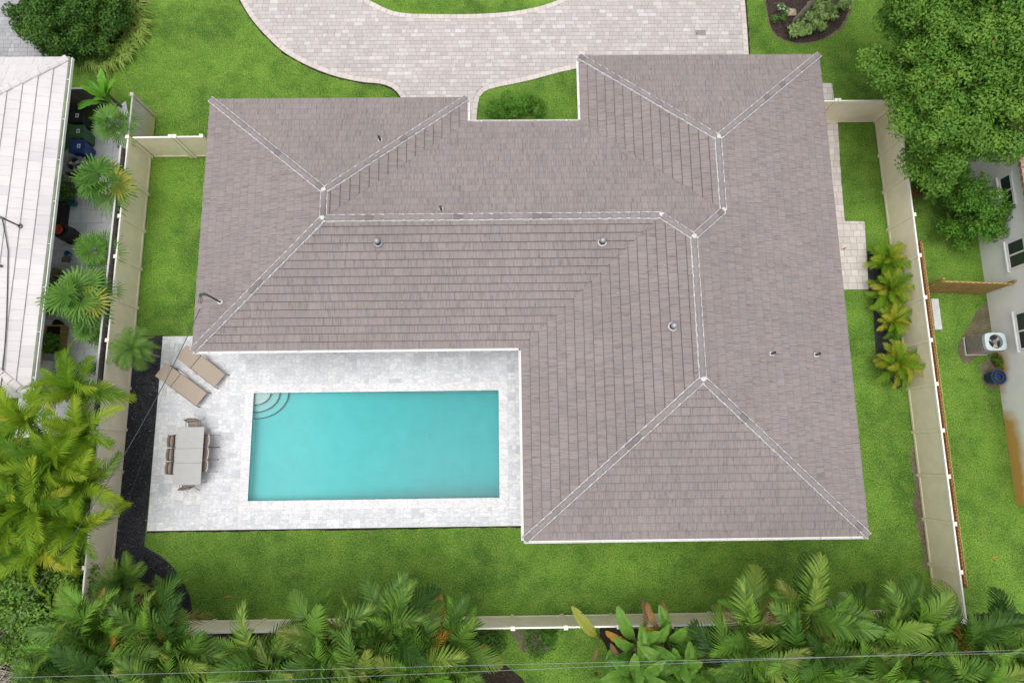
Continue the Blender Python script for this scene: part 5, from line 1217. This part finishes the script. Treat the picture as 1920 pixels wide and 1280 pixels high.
shrub('lime_shrub', 'lime green shrub at the top edge right of the thicker palm trunk', 'shrub', [(1578,2,.4,.42,.32,.35),(1582,-8,.4,.4,.3,.3)], M['leaf_lime'], .2, 1100, .2, (.16,.24), True, None, 17, .03, 34, .36)
shrub('flowering_plant', 'small green plant with white flowers in the island bed', 'plant', [(1464,18,.22,.34,.22,.2),(1461,33,.2,.26,.18,.18)], M['leaf_bright'], .12, 1300, .1, (.12,.2), True, None, 18, .02, 40, .5, ('blossom', M['flower_white'], .6, .05))
lowbush('dark_bush', 'dark leafy bush behind the rear fence left of the soil patch', 'shrub', 915, 1200, .6, .9, M['leaf_dark'], .12, 900, 20)
lowbush('fern_bush', 'bright ferny bush on the soil patch behind the rear fence', 'shrub', 1010, 1200, .62, .7, M['leaf_bright'], .14, 900, 21, None, .25)
lowbush('dark_bush', 'dark shrub in shade under the eave above the teal pot', 'shrub', 127, 352, .55, 1.0, M['leaf_dark'], .12, 900, 22)
lowbush('planter_shrub', 'dark leafy shrub filling the timber planter', 'shrub', 96, 640, .5, 1.3, M['leaf_dark'], .13, 900, 23)
lowbush('flower_bush', 'pink flowering plants in front of the pale basin', 'plant', 104, 520, .38, .9, M['leaf_dark'], .09, 1100, 24, ('blossom', M['leaf_pink'], .9, .5))
lowbush('potted_shrub', 'dark potted greenery in the shade beside the largest fan palm', 'plant', 88, 575, .35, .8, M['leaf_dark'], .12, 900, 25)
lowbush('wall_plant', 'leafy plant with a red bloom by the white wall corner', 'plant', 1880, 678, .34, .5, M['leaf_bright'], .16, 1100, 26, ('blossom', M['leaf_rust'], .3, .12), .3)
lowbush('fence_shrub', 'dark shrub at the foot of the left fence under the fan palm', 'shrub', 186, 632, .35, .9, M['leaf_dark'], .11, 900, 27)
lowbush('yard_shrub', 'dark shrub between areca and left fence beside the paving', 'shrub', 172, 690, .35, 1.2, M['leaf_dark'], .14, 900, 28, None, .3)
lowbush('red_bromeliad', 'reddish bromeliad at the foot of the right fence under the tree', 'plant', 1716, 366, .22, .3, M['leaf_rust'], .14, 1200, 29, None, .3)
pot('teal glazed pot on the paving below the dark shrub', 138, 381, .18, .3, M['teal'])
pot('black pot in the shade under the white eave', 92, 566, .20, .35, M['black'])
pot('grey stone pot beside the timber planter', 91, 590, .24, .35, M['concrete'])
pot('black pot at the end of the timber planter', 112, 608, .17, .3, M['black'])
# island palms' trunks (their crowns stand beyond the top of the picture)
for (bx, by_, tx, ty, zt, r0, lb) in ((1487,44,1532,-6,2.2,.11,'slim grey palm trunk rising beside the boulder in the island bed'), (1556,14,1580,-20,2.0,.17,'thicker grey palm trunk at the top edge of the island bed')):
    a = at(bx, by_, 0); c = at(tx, ty, zt); d = (c-a); top = a + d*2.6; r = empty('island_palm', a); tag(r, lb, 'palm tree')
    b = MB(); K = 16; b.tube([a.lerp(top, i/K)-Vector((0,0,.03 if i == 0 else 0)) for i in range(K+1)], [r0*(1.15-.35*i/K)*(1.05 if i % 2 else .97) for i in range(K+1)], 12); child(b.build('trunk', M['trunk'], smooth=True), r)
    for i in range(8):
        m = FR['coco'][i % 5]; o = inst(m, 'frond', None, (0,0,0)); child(o, r); o.matrix_basis = Matrix.Translation(top) @ Matrix.Rotation(i*2.4, 4, 'Z')
c = at(1482,26); bmm = bmesh.new(); bmesh.ops.create_icosphere(bmm, subdivisions=3, radius=.24)
for v in bmm.verts: v.co = Vector((v.co.x*1.15, v.co.y*.85, v.co.z*.6)) * (1+.18*math.sin(v.co.x*17+1)*math.cos(v.co.y*13)+.1*math.sin(v.co.z*23+v.co.x*9))
b = MB(); b.mesh([v.co for v in bmm.verts], [[v.index for v in f.verts] for f in bmm.faces]); bmm.free(); o = b.build('boulder', M['boulder'], smooth=True); o.location = (c.x, c.y, .08); tag(o, 'tan boulder beside the slim palm trunk in the island bed', 'rock')
# striped border grass round the dark shrub
def grass_clump(seed, mat, n=70, L=.55):
    g = random.Random(seed); b = MB()
    for i in range(n):
        a = g.uniform(0,6.28); l = L*g.uniform(.7,1.15); t = g.uniform(.25,1.0); d = Vector((math.cos(a),math.sin(a),0)); q = Vector((-d.y,d.x,0))*.013; p0 = d*g.uniform(0,.06); p1 = p0+d*l*.4*t+Vector((0,0,l*.55)); p2 = p0+d*l*.85*t+Vector((0,0,l*(.62-.3*t))); p3 = p0+d*l*1.1*t+Vector((0,0,l*(.5-.5*t)))
        k = len(b.v); b.v += [tuple(x) for x in (p0-q,p0+q,p1+q,p1-q,p2+q*.8,p2-q*.8,p3)]; b.f += [(k,k+1,k+2,k+3),(k+3,k+2,k+4,k+5),(k+5,k+4,k+6)]
    return b.data('blades', mat)
GC = [grass_clump(i, M['liriope']) for i in range(4)]
sheet('shrub_bed', ragged(pxpoly([(40,-40),(262,-30),(270,20),(266,60),(255,90),(232,115),(205,127),(165,126),(140,112),(60,80)]), 3, .03), .007, M['bark'])
ring_pts = [(256,12),(262,26),(264,42),(262,56),(258,70),(251,82),(243,92),(234,101),(224,109),(213,115),(202,118),(190,119),(178,117),(168,113),(247,62),(236,82),(222,96),(204,106),(186,107)]
wordy = ['first','second','third','fourth','fifth','sixth','seventh','eighth','ninth','tenth','eleventh','twelfth','thirteenth','fourteenth']
for i, (px, py) in enumerate(ring_pts):
    c = at(px, py, .2); lb = f'striped grass clump, {wordy[i]} along the outer rim of the dark shrub from the top' if i < 14 else f'striped grass clump, {wordy[i-14]} of the inner row between shrub and outer rim'
    o = inst(GC[i % 4], 'striped_grass', None, (c.x, c.y, 0), (0,0,random.uniform(0,6.28)), random.uniform(1.15,1.4)); tag(o, lb, 'grass plant', 'striped grass clumps bordering the dark shrub')
# fallen leaves
def fallen(label, px, py, z, ang, L, mat):
    c = at(px, py, z); b = MB(); N = 6
    for i in range(N):
        t0, t1 = i/N, (i+1)/N; w0 = .10*math.sin(math.pi*(.06+.88*t0))*L; w1 = .10*math.sin(math.pi*(.06+.88*t1))*L
        b.face([(t0*L-L/2,-w0,.012),(t1*L-L/2,-w1,.012),(t1*L-L/2,0,.03),(t0*L-L/2,0,.03)]); b.face([(t0*L-L/2,0,.03),(t1*L-L/2,0,.03),(t1*L-L/2,w1,.012),(t0*L-L/2,w0,.012)])
    o = b.build('fallen_leaf', mat, recalc=False); o.location = (c.x, c.y, z); o.rotation_euler = (0,0,ang); tag(o, label, 'leaf', 'fallen leaves')
fallen('orange fallen leaf on the rear lawn left of the palms', 428, 1118, .02, 0, .38, M['frond_orange'])
fallen('orange fallen leaf on the right neighbour lawn', 1866, 1043, .02, .1, .40, M['frond_orange'])
P = roof_z(1426, 674, PN['FG']); fallen('dry fallen leaf on the roof near the two small vents', 1426, 674, P.z+.03, -.6, .32, M['frond_pale'])
P = roof_z(1463, 845, PN['FG']); fallen('dry fallen leaf caught on the right rear hip of the roof', 1464, 846, P.z+.12, -.8, .28, M['frond_pale'])
fallen('dark fallen leaf on the paved pad beside the house', 1583, 466, .06, .4, .25, M['frond_dead'])
# brush pile
tw = MB(); g = random.Random(4); c0 = at(20, 1262, .3)
for i in range(260):
    x = c0.x+g.gauss(0,1.1); y = c0.y+g.gauss(0,.5); a = g.gauss(.1,.5); l = g.uniform(.3,1.1); z = g.uniform(.03,.45); tw.bar((x-l*math.cos(a)/2,y-l*math.sin(a)/2,z),(x+l*math.cos(a)/2,y+l*math.sin(a)/2,z+g.uniform(-.1,.1)),g.uniform(.006,.022))
tag(tw.build('brush_pile', M['frond_pale']), 'heap of dry brown fronds and twigs in the lower left corner', 'brush pile', kind='stuff')

# ================================================================== GRASS
b = MB(); xs_ = np.linspace(DXW, .9, 60); lo = [(x, DY0-.05+random.uniform(-.05, .02)) for x in xs_]
sheet('deck_soil_edge', lo + [(.9, DY0+.01), (DXW, DY0+.01)], .005, M['soil'])
re_ = resample(RE, .25); sheet('drive_soil_edge', [(x-.01, y) for x, y in re_] + [(x+.09+random.uniform(-.03,.03), y) for x, y in re_[::-1]], .005, M['soil'])
le_ = resample([p for p in LE if p[1] < 22.5], .22); lo_ = offset_line(le_, -.06); sheet('drive_soil_edge', le_ + [(x+random.uniform(-.03,.03), y+random.uniform(-.03,.03)) for x, y in lo_[::-1]], .005, M['soil'])
def in_poly(P, poly):
    x, y = P[:,0], P[:,1]; c = np.zeros(len(P), bool)
    for i in range(len(poly)):
        x1_, y1_ = poly[i-1]; x2_, y2_ = poly[i]
        if y1_ == y2_: continue
        k = ((y1_ > y) != (y2_ > y)) & (x < (x2_-x1_)*(y-y1_)/(y2_-y1_)+x1_); c ^= k
    return c
NB = 330000; P = np.stack([rng.uniform(-19, 22.5, NB), rng.uniform(-10.5, 21, NB)], 1); keep = np.ones(NB, bool)
grow = .03
for poly in [outer, gp, pp, bedL, bedR, bedS, bedI, yard, W, [(DXW+grow,DY0+grow),(DX1,DY0+grow),(DX1,DY1),(DXW+grow,DY1)], [(XN-20,YB),(XN-1.5,YB),(XN-1.5,YN-.9),(XN-20,YN-.9)], [(XR,YR0),(XR+12,YR0),(XR+12,YR1),(XR,YR1)],
             pxpoly([(40,-40),(262,-30),(270,20),(266,60),(255,90),(232,115),(205,127),(165,126),(140,112),(60,80)])]: keep &= ~in_poly(P, poly)
for o in bpy.data.objects:
    if o.name.split('.')[0] in ('rear_soil', 'rear_soil_patch', 'rear_soil_right', 'bare_soil', 'deck_soil_edge') and o.type == 'MESH':
        keep &= ~(in_poly(P, [(v.co.x, v.co.y) for v in o.data.vertices]) & (rng.random(NB) < (.5 if o.name.startswith('bare') else .93)))
P = P[keep]; n_ = len(P); a = rng.uniform(0, 6.283, n_); h = rng.uniform(.025, .06, n_); w = rng.uniform(.006, .013, n_); t = rng.uniform(.2, 1.2, n_); z = np.zeros(n_)
ca, sa = np.cos(a), np.sin(a)
V = np.stack([np.stack([P[:,0]-sa*w, P[:,1]+ca*w, z], 1), np.stack([P[:,0]+sa*w, P[:,1]-ca*w, z], 1), np.stack([P[:,0]+ca*h*t, P[:,1]+sa*h*t, h], 1)], 1).reshape(-1, 3)
M['blade'] = leaf_mat('grass_blade', [(0.068, 0.158, 0.023), (0.113, 0.248, 0.033), (0.169, 0.338, 0.045), (0.225, 0.383, 0.068), (0.135, 0.281, 0.040), (0.315, 0.405, 0.101)], .3, .6, .2, mixr=(1., 0.))
o = bpy.data.objects.new('grass_blades', np_mesh('grass_blades', V, np.arange(n_*3).reshape(n_, 3), M['blade'])); COL.objects.link(o)
tag(o, 'short green grass blades of the lawns round the house', 'grass', kind='stuff')
